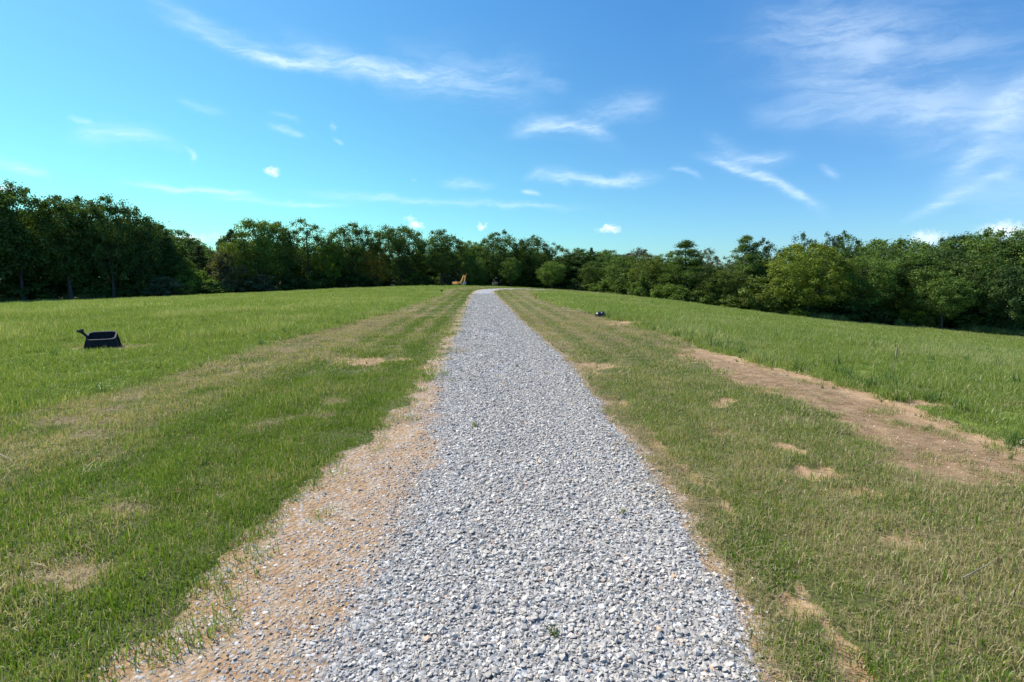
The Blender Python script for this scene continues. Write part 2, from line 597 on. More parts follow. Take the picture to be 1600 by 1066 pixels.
def ground_material():
    m, t, out = mat('ground_soil')
    b = t.node('ShaderNodeBsdfPrincipled')
    geo = t.node('ShaderNodeNewGeometry')
    P = geo.outputs['Position']
    A_ = {k: t.attr(k).outputs['Fac'] for k in ('gravel', 'on', 'tall', 'thatch', 'bare', 'wood', 'brown')}
    nf = t.noise(P, 38, 4, .65)
    nff = t.noise(P, 150, 3, .7)
    nm = t.noise(P, 6.5, 5, .62)
    nl = t.noise(P, .55, 4, .6)
    nll = t.noise(P, .07, 3, .6)
    # grass ground
    g = t.mix(t.ramp(nf, .3, .7), (.040, .044, .016), (.115, .135, .036))
    g = t.mix(t.m('MULTIPLY', t.ramp(nff, .5, .65), .5), g, (.16, .14, .07))
    g = t.mix(t.m('MULTIPLY', t.ramp(nl, .35, .65), .45), g, (.145, .150, .045))
    gt = t.mix(t.ramp(nm, .3, .7), (.105, .155, .024), (.195, .250, .050))
    gt = t.mix(t.m('MULTIPLY', t.ramp(nll, .4, .62), .5), gt, (.180, .215, .055))
    g = t.mix(A_['tall'], g, gt)
    th = t.mix(t.ramp(nf, .3, .7), (.13, .095, .045), (.33, .25, .14))
    th = t.mix(t.ramp(nm, .3, .7), th, (.20, .155, .08))
    g = t.mix(t.ramp(t.m('ADD', A_['thatch'], t.m('MULTIPLY_ADD', nm, .5, -.25)), .15, .85, 0, .85), g, th)
    sand = t.mix(t.ramp(nm, .3, .72), (.36, .215, .112), (.51, .35, .205))
    sand = t.mix(t.m('MULTIPLY', t.ramp(nff, .5, .7), .55), sand, (.27, .18, .115))
    sand = t.mix(t.m('MULTIPLY', t.ramp(nf, .52, .72), .5), sand, (.36, .31, .27))
    sand = t.mix(t.m('MULTIPLY', t.ramp(nl, .45, .7), .35), sand, (.34, .235, .15))
    brn = t.mix(t.ramp(nm, .3, .7), (.19, .118, .064), (.34, .225, .13))
    brn = t.mix(t.m('MULTIPLY', t.ramp(nf, .48, .7), .6), brn, (.15, .11, .07))
    sand0 = sand
    sand = t.mix(t.m('MULTIPLY', A_['brown'], .85), sand, brn)
    g = t.mix(t.ramp(t.m('ADD', A_['bare'], t.m('MULTIPLY_ADD', nm, .5, -.25)), .35, .65), g, sand)
    sand = sand0
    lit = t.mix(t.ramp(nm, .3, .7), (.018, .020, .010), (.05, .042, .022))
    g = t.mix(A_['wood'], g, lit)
    # road bed: sandy shoulder with chips, then gravel
    vo = t.node('ShaderNodeTexVoronoi', feature='F1')
    t.put(vo.inputs['Vector'], P)
    vo.inputs['Scale'].default_value = 34
    vr = t.node('ShaderNodeSeparateColor')
    t.l.new(vo.outputs['Color'], vr.inputs[0])
    cell = vr.outputs[0]
    st = t.mix(t.ramp(cell, 0, 1), (.24, .24, .25), (.56, .56, .57))
    st = t.mix(t.ramp(cell, .86, .92), st, (.78, .77, .76))
    st = t.mix(t.ramp(vo.outputs['Distance'], .4, .85), st, (.17, .16, .15))
    chip = t.m('MULTIPLY', t.ramp(vr.outputs[1], .5, .62), t.ramp(vo.outputs['Distance'], .5, .35))
    bed = t.mix(t.m('MULTIPLY', t.ramp(nm, .45, .62), .45), sand, (.36, .315, .27))
    bed = t.mix(t.m('MULTIPLY', chip, .75), bed, st)
    gr = t.mix(t.ramp(nm, .62, .74), st, t.mix(.5, st, sand))
    bed = t.mix(t.ramp(t.m('ADD', A_['gravel'], t.m('MULTIPLY_ADD', nm, .6, -.3)), .3, .7), bed, gr)
    col = t.mix(t.ramp(t.m('ADD', A_['on'], t.m('MULTIPLY_ADD', nm, .4, -.2)), .4, .6), g, bed)
    t.l.new(col, b.inputs['Base Color'])
    b.inputs['Roughness'].default_value = .95
    b.inputs['Specular IOR Level'].default_value = .15
    bp = t.node('ShaderNodeBump')
    bp.inputs['Strength'].default_value = .7
    bp.inputs['Distance'].default_value = .02
    hh = t.m('ADD', t.m('MULTIPLY', nff, .55), t.m('MULTIPLY', t.m('MULTIPLY', vo.outputs['Distance'], -1.2), A_['on']))
    t.l.new(hh, bp.inputs['Height'])
    t.l.new(bp.outputs[0], b.inputs['Normal'])
    t.l.new(b.outputs[0], out.inputs[0])
    return m


M_ground = ground_material()


def stone_material():
    m, t, out = mat('limestone_chips')
    b = t.node('ShaderNodeBsdfPrincipled')
    tcn = t.node('ShaderNodeTexCoord')
    tn = t.attr('tint', 'INSTANCER').outputs['Fac']
    ob = t.node('ShaderNodeObjectInfo')
    tn = t.m('ADD', tn, t.attr('own').outputs['Fac'])
    cr = t.node('ShaderNodeValToRGB')
    cr.color_ramp.interpolation = 'LINEAR'
    e = cr.color_ramp.elements
    e[0].position = 0; e[0].color = (.17, .158, .155, 1)
    e[1].position = 1; e[1].color = (.46, .24, .13, 1)
    for p, c in ((.25, (.33, .298, .268, 1)), (.6, (.45, .405, .362, 1)), (.8, (.575, .522, .462, 1)), (.93, (.77, .72, .63, 1)), (.955, (.84, .81, .75, 1)), (.965, (.52, .40, .27, 1))):
        k = e.new(p); k.color = c
    t.l.new(tn, cr.inputs[0])
    n = t.noise(tcn.outputs['Object'], 90, 4, .6)
    col = t.mix(t.ramp(n, .25, .75, .0, .5), cr.outputs[0], (.55, .505, .46))
    t.l.new(col, b.inputs['Base Color'])
    b.inputs['Roughness'].default_value = .72
    b.inputs['Specular IOR Level'].default_value = .35
    t.l.new(b.outputs[0], out.inputs[0])
    return m


M_stone = stone_material()


def blade_material(name, c_dark, c_lite, c_dry, transl=.35, gloss=.12):
    m, t, out = mat(name)
    v = t.attr('v').outputs['Fac']           # per blade
    hgt = t.attr('h').outputs['Fac']         # along the blade
    tn = t.attr('tint', 'INSTANCER').outputs['Fac']
    dr = t.attr('dry', 'INSTANCER').outputs['Fac']
    c = t.mix(t.m('MULTIPLY_ADD', v, .6, t.m('MULTIPLY', tn, .4)), c_dark, c_lite)
    c = t.mix(t.m('MULTIPLY', hgt, .25), c, (.26, .32, .07))
    isdry = t.ramp(t.m('SUBTRACT', t.m('ADD', dr, .06), t.m('FRACT', t.m('MULTIPLY', v, 7.31))), -.02, .05)
    c = t.mix(isdry, c, c_dry)
    df = t.node('ShaderNodeBsdfDiffuse')
    t.l.new(c, df.inputs[0])
    tr = t.node('ShaderNodeBsdfTranslucent')
    t.l.new(t.mix(1.0, c, (1.15, 1.2, .6), 'MULTIPLY'), tr.inputs[0])
    gl = t.node('ShaderNodeBsdfGlossy')
    gl.inputs['Roughness'].default_value = .42
    gl.inputs[0].default_value = (.9, .9, .9, 1)
    s1 = t.node('ShaderNodeMixShader'); s1.inputs[0].default_value = transl
    t.l.new(df.outputs[0], s1.inputs[1]); t.l.new(tr.outputs[0], s1.inputs[2])
    s2 = t.node('ShaderNodeMixShader'); s2.inputs[0].default_value = gloss * .5
    t.l.new(s1.outputs[0], s2.inputs[1]); t.l.new(gl.outputs[0], s2.inputs[2])
    t.l.new(s2.outputs[0], out.inputs[0])
    return m


M_lawn = blade_material('mown_grass_blades', (.070, .135, .010), (.205, .300, .030), (.46, .38, .21), .38, .05)
M_tall = blade_material('tall_grass_blades', (.125, .195, .022), (.290, .350, .070), (.50, .45, .24), .42, .06)
M_straw = blade_material('dry_straw', (.24, .175, .09), (.46, .365, .21), (.38, .30, .17), .25, .06)
M_weed = blade_material('broad_weed_leaves', (.055, .12, .028), (.14, .23, .055), (.35, .30, .12), .35, .06)


def leaf_material(name, shine=.10):
    m, t, out = mat(name)
    ob = t.node('ShaderNodeObjectInfo')
    v = t.attr('v').outputs['Fac']
    cl_ = t.attr('c').outputs['Fac']
    base = ob.outputs['Color']
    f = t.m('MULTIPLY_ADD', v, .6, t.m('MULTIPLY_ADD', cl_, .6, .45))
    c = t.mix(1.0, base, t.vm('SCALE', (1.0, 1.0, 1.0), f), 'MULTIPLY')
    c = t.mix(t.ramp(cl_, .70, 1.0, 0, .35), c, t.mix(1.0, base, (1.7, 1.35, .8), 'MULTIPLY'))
    df = t.node('ShaderNodeBsdfDiffuse')
    t.l.new(c, df.inputs[0])
    tr = t.node('ShaderNodeBsdfTranslucent')
    t.l.new(t.mix(1.0, c, (1.3, 1.35, .5), 'MULTIPLY'), tr.inputs[0])
    gl = t.node('ShaderNodeBsdfGlossy')
    gl.inputs['Roughness'].default_value = .5
    s1 = t.node('ShaderNodeMixShader'); s1.inputs[0].default_value = .34
    t.l.new(df.outputs[0], s1.inputs[1]); t.l.new(tr.outputs[0], s1.inputs[2])
    s2 = t.node('ShaderNodeMixShader'); s2.inputs[0].default_value = shine * .4
    t.l.new(s1.outputs[0], s2.inputs[1]); t.l.new(gl.outputs[0], s2.inputs[2])
    t.l.new(s2.outputs[0], out.inputs[0])
    return m


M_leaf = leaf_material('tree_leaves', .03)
M_bark = simple('bark', (.062, .052, .043), .9, .4, 9, bump=.5)
M_bark_pale = simple('pale_bark', (.34, .31, .27), .9, .3, 7, bump=.4)

# ------------------------------------------------------------------ ground mesh
faces = []
ii = np.arange(nx_ - 1)[None, :] + np.arange(ny_ - 1)[:, None] * nx_
faces = np.stack([ii, ii + 1, ii + 1 + nx_, ii + nx_], -1).reshape(-1, 4)
gm = np_mesh('ground', np.stack([fx, fy, fz], 1), faces, True,
             attrs={k: ('POINT', Z[k]) for k in ('gravel', 'on', 'tall', 'thatch', 'bare', 'wood', 'brown')})
cy_ = (fy.reshape(ny_, nx_)[:-1, :-1]).ravel()
fcx, fcy = GX[:-1, :-1].ravel(), GY[:-1, :-1].ravel()
on_face = Z['on'].reshape(ny_, nx_)
on_face = (on_face[:-1, :-1] + on_face[1:, 1:] + on_face[:-1, 1:] + on_face[1:, :-1]).ravel() > 2.0


def sub_mesh(name, keep):
    f = faces[keep]
    used = np.unique(f)
    remap = np.full(len(fx), -1, np.int32); remap[used] = np.arange(len(used))
    return np_mesh(name, np.stack([fx, fy, fz], 1)[used], remap[f], True,
                   attrs={k: ('POINT', Z[k][used]) for k in ('gravel', 'on', 'tall', 'thatch', 'bare', 'wood', 'brown')})


bpy.data.meshes.remove(gm)
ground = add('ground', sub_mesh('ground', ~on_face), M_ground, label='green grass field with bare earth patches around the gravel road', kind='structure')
road = add('gravel_road', sub_mesh('gravel_road', on_face), M_ground, label='straight pale grey gravel lane with sandy shoulders', kind='structure')

# ------------------------------------------------------------------ scattering (instances on a point mesh)
STOCK = {}


def stock_collection(name, meshes, m):
    c = bpy.data.collections.new(name)
    for i, me in enumerate(meshes):
        o = bpy.data.objects.new('%s_%02d' % (name, i), me)
        me.materials.clear(); me.materials.append(m)
        c.objects.link(o)
    return c


def scatter(name, coll, n_var, xyz, rot, scl, tint, dry, label, cat, idx=None):
    me = bpy.data.meshes.new(name)
    n = len(xyz)
    me.vertices.add(n)
    me.vertices.foreach_set('co', np.asarray(xyz, np.float32).ravel())
    for nm, typ, arr in (('rot', 'FLOAT_VECTOR', rot), ('scl', 'FLOAT_VECTOR', scl)):
        a = me.attributes.new(nm, typ, 'POINT')
        a.data.foreach_set('vector', np.asarray(arr, np.float32).ravel())
    for nm, arr in (('tint', tint), ('dry', dry)):
        a = me.attributes.new(nm, 'FLOAT', 'POINT')
        a.data.foreach_set('value', np.asarray(arr, np.float32).ravel())
    a = me.attributes.new('pick', 'INT', 'POINT')
    a.data.foreach_set('value', (rng.integers(0, n_var, n) if idx is None else idx).astype(np.int32))
    o = bpy.data.objects.new(name, me)
    COL.objects.link(o)
    tag(o, label, cat, None, 'stuff')
    ng = bpy.data.node_groups.new(name + '_spread', 'GeometryNodeTree')
    ng.interface.new_socket('Geometry', in_out='INPUT', socket_type='NodeSocketGeometry')
    ng.interface.new_socket('Geometry', in_out='OUTPUT', socket_type='NodeSocketGeometry')
    gi, go = ng.nodes.new('NodeGroupInput'), ng.nodes.new('NodeGroupOutput')
    ci = ng.nodes.new('GeometryNodeCollectionInfo')
    ci.inputs['Collection'].default_value = coll
    ci.inputs['Separate Children'].default_value = True
    ci.inputs['Reset Children'].default_value = True
    ip = ng.nodes.new('GeometryNodeInstanceOnPoints')
    ip.inputs['Pick Instance'].default_value = True

    def named(nm, typ):
        nd = ng.nodes.new('GeometryNodeInputNamedAttribute')
        nd.data_type = typ
        nd.inputs['Name'].default_value = nm
        return nd.outputs['Attribute']
    ng.links.new(gi.outputs[0], ip.inputs['Points'])
    ng.links.new(ci.outputs[0], ip.inputs['Instance'])
    ng.links.new(named('pick', 'INT'), ip.inputs['Instance Index'])
    er = ng.nodes.new('FunctionNodeEulerToRotation')
    ng.links.new(named('rot', 'FLOAT_VECTOR'), er.inputs[0])
    ng.links.new(er.outputs[0], ip.inputs['Rotation'])
    ng.links.new(named('scl', 'FLOAT_VECTOR'), ip.inputs['Scale'])
    ng.links.new(ip.outputs[0], go.inputs[0])
    md = o.modifiers.new('spread', 'NODES')
    md.node_group = ng
    return o


# stones ------------------------------------------------------------
import bmesh


def stone_mesh(seed, flat=.55):
    r = random.Random(seed)
    bm = bmesh.new()
    k = r.choice((9, 10, 11, 12))
    ax = (1.0, r.uniform(.6, .9), flat * r.uniform(.7, 1.3))
    for _ in range(k):
        v = Vector((r.gauss(0, 1), r.gauss(0, 1), r.gauss(0, 1))).normalized() * r.uniform(.85, 1.05)
        bm.verts.new((v.x * ax[0] * .5, v.y * ax[1] * .5, v.z * ax[2] * .5))
    res = bmesh.ops.convex_hull(bm, input=bm.verts)
    bmesh.ops.delete(bm, geom=[g for g in res['geom_interior'] if isinstance(g, bmesh.types.BMVert)], context='VERTS')
    bmesh.ops.recalc_face_normals(bm, faces=bm.faces)
    me = bpy.data.meshes.new('stone')
    bm.to_mesh(me); bm.free()
    return me


stones = [stone_mesh(100 + i, .5 if i % 3 else .3) for i in range(14)]
STC = stock_collection('stock_stone', stones, M_stone)


def rand_in(n, x0, x1, y0, y1):
    return rng.uniform(x0, x1, n), rng.uniform(y0, y1, n)


def in_view(x, y, pad=1.2):
    return np.abs(x) < y * 1.02 + pad


def patch_grid(x0, x1, y0, y1, dens):
    n = int((x1 - x0) * (y1 - y0) * dens)
    x, y = rand_in(n, x0, x1, y0, y1)
    k = in_view(x, y, 2.0) & (np.hypot(x, y) > .9)
    return x[k], y[k]


sx_, sy_, ssz = [], [], []
for (y0, y1, dens, size, sd_) in ((1.35, 4.0, 2600, .027, .34), (1.35, 4.5, 5200, .013, .3), (4.0, 7.5, 2000, .030, .32), (4.5, 9, 2200, .017, .3), (7.5, 14, 1500, .034, .30), (14, 26, 700, .047, .25), (26, 52, 230, .07, .2)):
    x0, x1 = -4.2 - y1 * .054, 3.2 - y0 * .054
    n = int(dens * (y1 - y0) * (x1 - x0))
    x, y = rand_in(n, x0, x1, y0, y1)
    z = zones(x, y)
    # share of the surface under stone: full on gravel, thinning out over the sandy shoulder
    thinl = np.clip((z['t'] - ev(L_grass, z['s'])) / np.maximum(ev(L_grav, z['s']) - ev(L_grass, z['s']), .05), 0, 1)
    p = np.maximum(z['gravel'], z['on'] * (.20 + .7 * thinl ** 1.5) * np.clip(.8 + 2.8 * z['n1'] + 1.6 * z['n2'], .12, 1))
    p = np.maximum(p, np.exp(-np.maximum(z['t'] - ev(R_grav, z['s']) + .15, 0) / .10) * (z['t'] > 0) * .4)
    p = p * (1 - .8 * sm(z['n3'] + z['n1'] * .8, .10, .22) * np.exp(-(z['t'] / .28) ** 2) * sm(z['s'], 6, 11))
    p = np.maximum(p, np.exp(-np.abs(np.minimum(z['t'] - ev(L_grass, z['s']), 0)) / .08) * (z['t'] < 0) * .08)
    keep = (rng.random(n) < p) & in_view(x, y)
    x, y, z_t = x[keep], y[keep], z['gravel'][keep]
    s = size * np.exp(rng.normal(0, sd_, len(x))) * (.50 + .50 * z_t)
    big = rng.random(len(x)) < .012
    s = np.minimum(np.where(big, s * 1.4, s), size * 2.0)
    sx_.append(x); sy_.append(y); ssz.append(s)
CL = []
for (y0, y1, dens, size) in ((1.5, 8, 320, .016), (8, 16, 120, .024), (16, 26, 40, .03)):
    x, y = patch_grid(-y1 - 2, y1 + 2, y0, y1, dens)
    z = zones(x, y)
    k = rng.random(len(x)) < z['bare'] * .9 + z['thatch'] * .05
    CL.append((x[k], y[k], size * np.exp(rng.normal(0, .35, k.sum()))))
cx_, cyy_, cs_ = map(np.concatenate, zip(*CL))
scatter('earth_crumbs', STC, 14, np.stack([cx_, cyy_, ground_z(cx_, cyy_)], 1), rng.uniform(0, 6.28, (len(cx_), 3)), np.repeat(cs_[:, None], 3, 1), rng.uniform(.962, 1.0, len(cx_)), np.zeros(len(cx_)), 'crumbs of sandy earth lying on the bare patches', 'crumbs')
sx_, sy_, ssz = map(np.concatenate, (sx_, sy_, ssz))
sz_ = ground_z(sx_, sy_) + ssz * rng.uniform(-.02, .22, len(sx_)) * 1.0
n = len(sx_)
rot = np.stack([rng.normal(0, .34, n), rng.normal(0, .34, n), rng.uniform(0, 2 * pi, n)], 1)
tint = np.clip(rng.normal(.46, .2, n), 0, .79)
u = rng.random(n)
tint = np.where(u < .06, rng.uniform(.86, .95, n), tint)
shoulder = zones(sx_, sy_)['gravel'] < .5
tint = np.where(u > np.where(shoulder, .72, .975), rng.uniform(.965, 1.0, n), tint)
dist = np.hypot(sx_, sy_)
score = ssz / dist
order = np.argsort(-score)
indiv, rest = order[:300], order[300:]
gr_ = scatter('gravel', STC, 14, np.stack([sx_, sy_, sz_], 1)[rest], rot[rest], np.repeat(ssz[rest, None], 3, 1), tint[rest], np.zeros(len(rest)),
              'loose crushed grey limestone covering the lane and its sandy shoulder', 'gravel')
print('stones', n)
# the stones that show largest are parts of the road, one object each
own_stones = {}
for j in indiv:
    vi = int(rng.integers(0, 14)); ti = int(np.clip(tint[j] * 8, 0, 7))
    if (vi, ti) not in own_stones:
        me = stones[vi].copy(); me.name = 'stone'
        a = me.attributes.new('own', 'FLOAT', 'POINT')
        a.data.foreach_set('value', np.full(len(me.vertices), min((ti + .5) / 8, .94), np.float32))
        own_stones[(vi, ti)] = me
    o = bpy.data.objects.new('stone', own_stones[(vi, ti)])
    COL.objects.link(o)
    o.parent = road
    o.location = (sx_[j], sy_[j], sz_[j] + .004)
    o.rotation_euler = rot[j]
    o.scale = (ssz[j],) * 3


TUBXY = on_plane(161, 543)


# grass -------------------------------------------------------------
def blades(nb, rad, h0, h1, wid, lean=.5, seed=0, flat=False, curl=.6, uni=False):
    """a clump of nb bent blades, each of three triangles"""
    r = np.random.default_rng(seed)
    rr = rad * np.sqrt(r.random(nb)) if not uni else rad * np.sqrt(r.random(nb))
    th = r.uniform(0, 2 * pi, nb)
    bx, by = rr * np.cos(th), rr * np.sin(th)
    h = r.uniform(h0, h1, nb) * np.exp(r.normal(0, .15, nb))
    az = r.uniform(0, 2 * pi, nb)
    ln = np.abs(r.normal(0, lean, nb))
    wd = wid * r.uniform(.6, 1.2, nb)
    fa = r.uniform(0, 2 * pi, nb)
    wx, wy = np.cos(fa) * wd / 2, np.sin(fa) * wd / 2
    dx, dy = np.cos(az), np.sin(az)
    if flat:
        z1, z2 = r.uniform(.004, .02, nb), r.uniform(.0, .03, nb)
        m1, m2 = h * .5, h
        wx, wy = -dy * wd / 2, dx * wd / 2
        z0 = r.uniform(0, .015, nb)
    else:
        m1 = h * .5 * np.sin(ln * .5); z1 = h * .5 * np.cos(ln * .5)
        m2 = m1 + h * .5 * np.sin(np.minimum(ln * (1 + curl), 2.0)); z2 = z1 + h * .5 * np.cos(np.minimum(ln * (1 + curl), 1.9))
        z0 = np.full(nb, -.012)
    V_ = np.zeros((nb, 5, 3))
    V_[:, 0] = np.stack([bx - wx, by - wy, z0], 1); V_[:, 1] = np.stack([bx + wx, by + wy, z0], 1)
    V_[:, 2] = np.stack([bx + dx * m1 + wx * .8, by + dy * m1 + wy * .8, z1], 1)
    V_[:, 3] = np.stack([bx + dx * m1 - wx * .8, by + dy * m1 - wy * .8, z1], 1)
    V_[:, 4] = np.stack([bx + dx * m2, by + dy * m2, z2], 1)
    base = np.arange(nb)[:, None] * 5
    tris = np.concatenate([base + [0, 1, 2], base + [0, 2, 3], base + [3, 2, 4]], 0)
    vv = np.repeat(r.random(nb), 5)
    hh = np.tile([0, 0, .5, .5, 1], nb)
    return np_mesh('blades', V_.reshape(-1, 3), tris, False, attrs={'v': ('POINT', vv), 'h': ('POINT', hh)})


def clumps(name, m, n, *a, **k):
    return stock_collection(name, [blades(*a, seed=1000 + i + hash(name) % 1, **k) for i in range(n)], m)


C_lawnA = clumps('stock_lawn_near', M_lawn, 6, 66, .12, .022, .075, .0042, 1.1)
C_lawnB = clumps('stock_lawn_mid', M_lawn, 6, 90, .24, .028, .075, .0085, 1.0)
C_lawnC = clumps('stock_lawn_far', M_lawn, 5, 80, .36, .03, .07, .015, .9)
C_tallA = clumps('stock_tall_near', M_tall, 6, 84, .20, .07, .18, .0068, .7)
C_tallC = clumps('stock_tall_far', M_tall, 5, 150, .75, .08, .20, .018, .7)
C_strawA = clumps('stock_straw_near', M_straw, 5, 26, .13, .05, .14, .0032, .6, flat=True)
C_strawB = clumps('stock_straw_mid', M_straw, 5, 40, .28, .08, .2, .006, .6, flat=True)
C_weed = clumps('stock_weed', M_weed, 5, 26, .07, .10, .30, .014, .75)


def grass_pass(bands, coll_of, which):
    out = []
    for (y0, y1, dens, coll_i, s0, s1) in bands:
        xm = y1 * 1.02 + 2
        x, y = patch_grid(-xm, xm, y0, y1, dens)
        z = zones(x, y)
        if which == 'lawn':
            p = (1 - z['tall'] * .45) * (1 - z['on']) * (1 - z['wood'])
            p *= np.clip(1 - z['bare'] * 1.15, .0, 1) * np.clip(1.0 - z['thatch'] * .72 + .3 * z['n2'], .08, 1)
            p *= np.clip(1.0 + z['n1'] * 1.4, .62, 1)
            p = np.maximum(p, np.exp(-np.maximum(z['t'] - ev(L_grass, z['s']), 0) / .13) * (z['t'] < 0) * (.1 + 2.2 * np.clip(z['n2'] + z['n1'] * .5, 0, .4)))
            p = np.maximum(p, z['bare'] * np.exp(-np.abs(z['t'] - ev(R_tall, z['s']) + .35) / .4) * (z['t'] > 0) * 2.0 * np.clip(z['n2'] + z['n1'], 0, .4))
        elif which == 'tall':
            p = z['tall'] * (1 - z['wood']) * (1 - z['bare'])
            p *= 1 - np.exp(-(np.hypot((x - TUBXY[0]) / 1.0, (y - TUBXY[1] + .55) / .8)) ** 4)
        elif which == 'straw':
            le = np.exp(-(np.abs(z['t'] - z['rg'] - .20) / .20) ** 2) * (z['t'] > 0) * np.clip(1.0 + z['n1'] * 3, .25, 1)
            le2 = np.exp(-np.abs(z['t'] - ev(L_grass, z['s']) - .15) / .16) * (z['t'] < 0) * sm(z['n1'], .0, .15) * sm(z['s'], 3, 8) * .9
            p = np.maximum(np.maximum(z['thatch'] * 1.0 * (1 - z['on']), le + le2), z['bare'] * .12)
            p = np.maximum(p, z['fringe'] * .95)
            p = np.maximum(p, .06 * (1 - z['on']) * (1 - z['tall'])) * (1 - z['wood'])
        keep = rng.random(len(x)) < p
        x, y = x[keep], y[keep]
        zz = {k: v[keep] for k, v in z.items()}
        out.append((x, y, zz, coll_i, s0, s1))
    return out


def emit(name, passes, colls, label, cat, dry_fn, hs=None):
    """one stuff object per distance band (child bands share the name)"""
    for (x, y, z, coll, s0, s1) in passes:
        n = len(x)
        if n == 0:
            continue
        s = rng.uniform(s0, s1, n)
        hz = s * (hs(x, y, z) if hs else 1.0)
        rot = np.stack([rng.normal(0, .06, n), rng.normal(0, .06, n), rng.uniform(0, 2 * pi, n)], 1)
        tint = np.clip(.5 + z['n3'] * 1.6 + z['n1'] * .9 + rng.normal(0, .2, n) + (z['sw'] - .4) * .9 * (z['tall'] < .5), 0, 1)
        scatter(name, coll, len(coll.objects), np.stack([x, y, ground_z(x, y)], 1), rot, np.stack([s, s, hz], 1), tint, dry_fn(z), label, cat)
        print(name, n)


lawn = grass_pass([(.6, 5.5, 185, C_lawnA, .75, 1.3), (5.5, 9, 105, C_lawnA, 1.0, 1.5), (9, 22, 25, C_lawnB, .9, 1.3), (22, 60, 6.5, C_lawnC, .9, 1.2), (60, 100, 3.0, C_lawnC, 1.3, 1.6)], None, 'lawn')
emit('mown_grass', lawn, None, 'short mown grass on the verges beside the gravel lane', 'grass',
     lambda z: np.clip(.03 + z['thatch'] * .75 + z['bare'] * .1 + (.13 + z['n1'] * .3) * (z['t'] > 0) + z['n1'] * .12, 0, 1), lambda x, y, z: np.clip(1.0 + z['n3'] * .8 + z['n1'] * .9, .72, 1.55) * np.where(z['t'] > 0, .85, 1.0))
tallp = grass_pass([(1.5, 14, 30, C_tallA, .8, 1.2), (14, 26, 12, C_tallA, 1.3, 1.8), (26, 60, 2.2, C_tallC, .9, 1.2), (60, 132, .9, C_tallC, 1.2, 1.5)], None, 'tall')
emit('field_grass', tallp, None, 'lush knee high green field grass beyond the mown verges', 'grass',
     lambda z: np.clip(.06 + sm(z['n3'], .0, .25) * .25 + z['n1'] * .3, 0, 1), lambda x, y, z: np.clip(.8 + z['n3'] * 1.0 + z['n1'] * 1.1, .45, 1.6))
straw = grass_pass([(.8, 8, 130, C_strawA, .7, 1.3), (8, 26, 26, C_strawB, .8, 1.4)], None, 'straw')
emit('straw', straw, None, 'dry tan cut straw lying on the verges and along the gravel', 'straw', lambda z: np.full(len(z['s']), .3))
# edge of the field: coarser weeds, and a few sprouting from the gravel
x, y = patch_grid(-14, 16, 1.5, 24, 26)
z = zones(x, y)
pw = np.exp(-np.abs(z['t'] - ev(R_tall, z['s']) - .25) / .35) * (z['t'] > 0) * .55 + np.exp(-np.abs(z['t'] - ev(L_tall, z['s']) + .3) / .3) * (z['t'] < 0) * .10
pw = pw * (.3 + 1.6 * np.clip(z['n1'] + .3, 0, 1)) + .006 * z['bare'] + .014 * (1 - z['on']) + z['gravel'] * .0035 + z['on'] * .003
k = rng.random(len(x)) < pw
x, y = x[k], y[k]
n = len(x)
ssc = rng.uniform(.35, 1.0, n) * np.where(zones(x, y)['tall'] > .5, 1.25, .45)
scatter('weeds', C_weed, 5, np.stack([x, y, ground_z(x, y)], 1), np.stack([rng.normal(0, .1, n), rng.normal(0, .1, n), rng.uniform(0, 6.28, n)], 1),
        np.repeat(ssc[:, None], 3, 1), rng.random(n), rng.random(n) * .25, 'low green weeds along the field edge and in the gravel', 'weeds')


# ------------------------------------------------------------------ trees
def tube(pts, rads, seg_=6):
    """returns verts, quads of a tapering tube along pts"""
    V_, Q = [], []
    pts = [Vector(p) for p in pts]
    for i, p in enumerate(pts):
        d = (pts[min(i + 1, len(pts) - 1)] - pts[max(i - 1, 0)]).normalized()
        a = d.orthogonal().normalized() if i == 0 else (a - d * a.dot(d)).normalized()
        b = d.cross(a)
        for k in range(seg_):
            t = 2 * pi * k / seg_
            V_.append(p + (a * cos(t) + b * sin(t)) * rads[i])
    for i in range(len(pts) - 1):
        for k in range(seg_):
            k2 = (k + 1) % seg_
            Q.append((i * seg_ + k, i * seg_ + k2, (i + 1) * seg_ + k2, (i + 1) * seg_ + k))
    return V_, Q


def join_tubes(name, tubes):
    V_, Q = [], []
    for (v, q) in tubes:
        o = len(V_)
        V_ += v
        Q += [tuple(i + o for i in f) for f in q]
    return np_mesh(name, np.array([tuple(v) for v in V_]), np.array(Q), True)


def leaf_cloud(centres, radii, flat, nper, size, r, up=.35, thin_=1.0):
    """leaf-sized quads spread through a set of clumps"""
    n = len(centres)
    c = np.repeat(centres, nper, 0)
    rr = np.repeat(radii, nper)
    N = len(c)
    d = r.normal(size=(N, 3)); d /= np.linalg.norm(d, axis=1)[:, None]
    rad = rr * r.random(N) ** .5 * np.exp(r.normal(0, .22, N))
    p = c + d * rad[:, None] * np.array([1, 1, flat])
    nrm = d * .7 + r.normal(size=(N, 3)) * .55 + np.array([0, 0, up])
    nrm /= np.linalg.norm(nrm, axis=1)[:, None]
    a = np.cross(nrm, r.normal(size=(N, 3))); a /= np.linalg.norm(a, axis=1)[:, None]
    b = np.cross(nrm, a)
    sz = size * r.uniform(.6, 1.35, N)[:, None]
    V_ = np.stack([p - a * sz * .5, p - b * sz * .28 * thin_ + a * sz * .05, p + a * sz * .5, p + b * sz * .28 * thin_ - a * sz * .02], 1).reshape(-1, 3)
    Q = np.arange(N * 4).reshape(-1, 4)
    cv = np.repeat(np.repeat(r.random(n), nper), 4)
    vv = np.repeat(r.random(N), 4)
    return V_, Q, vv, cv


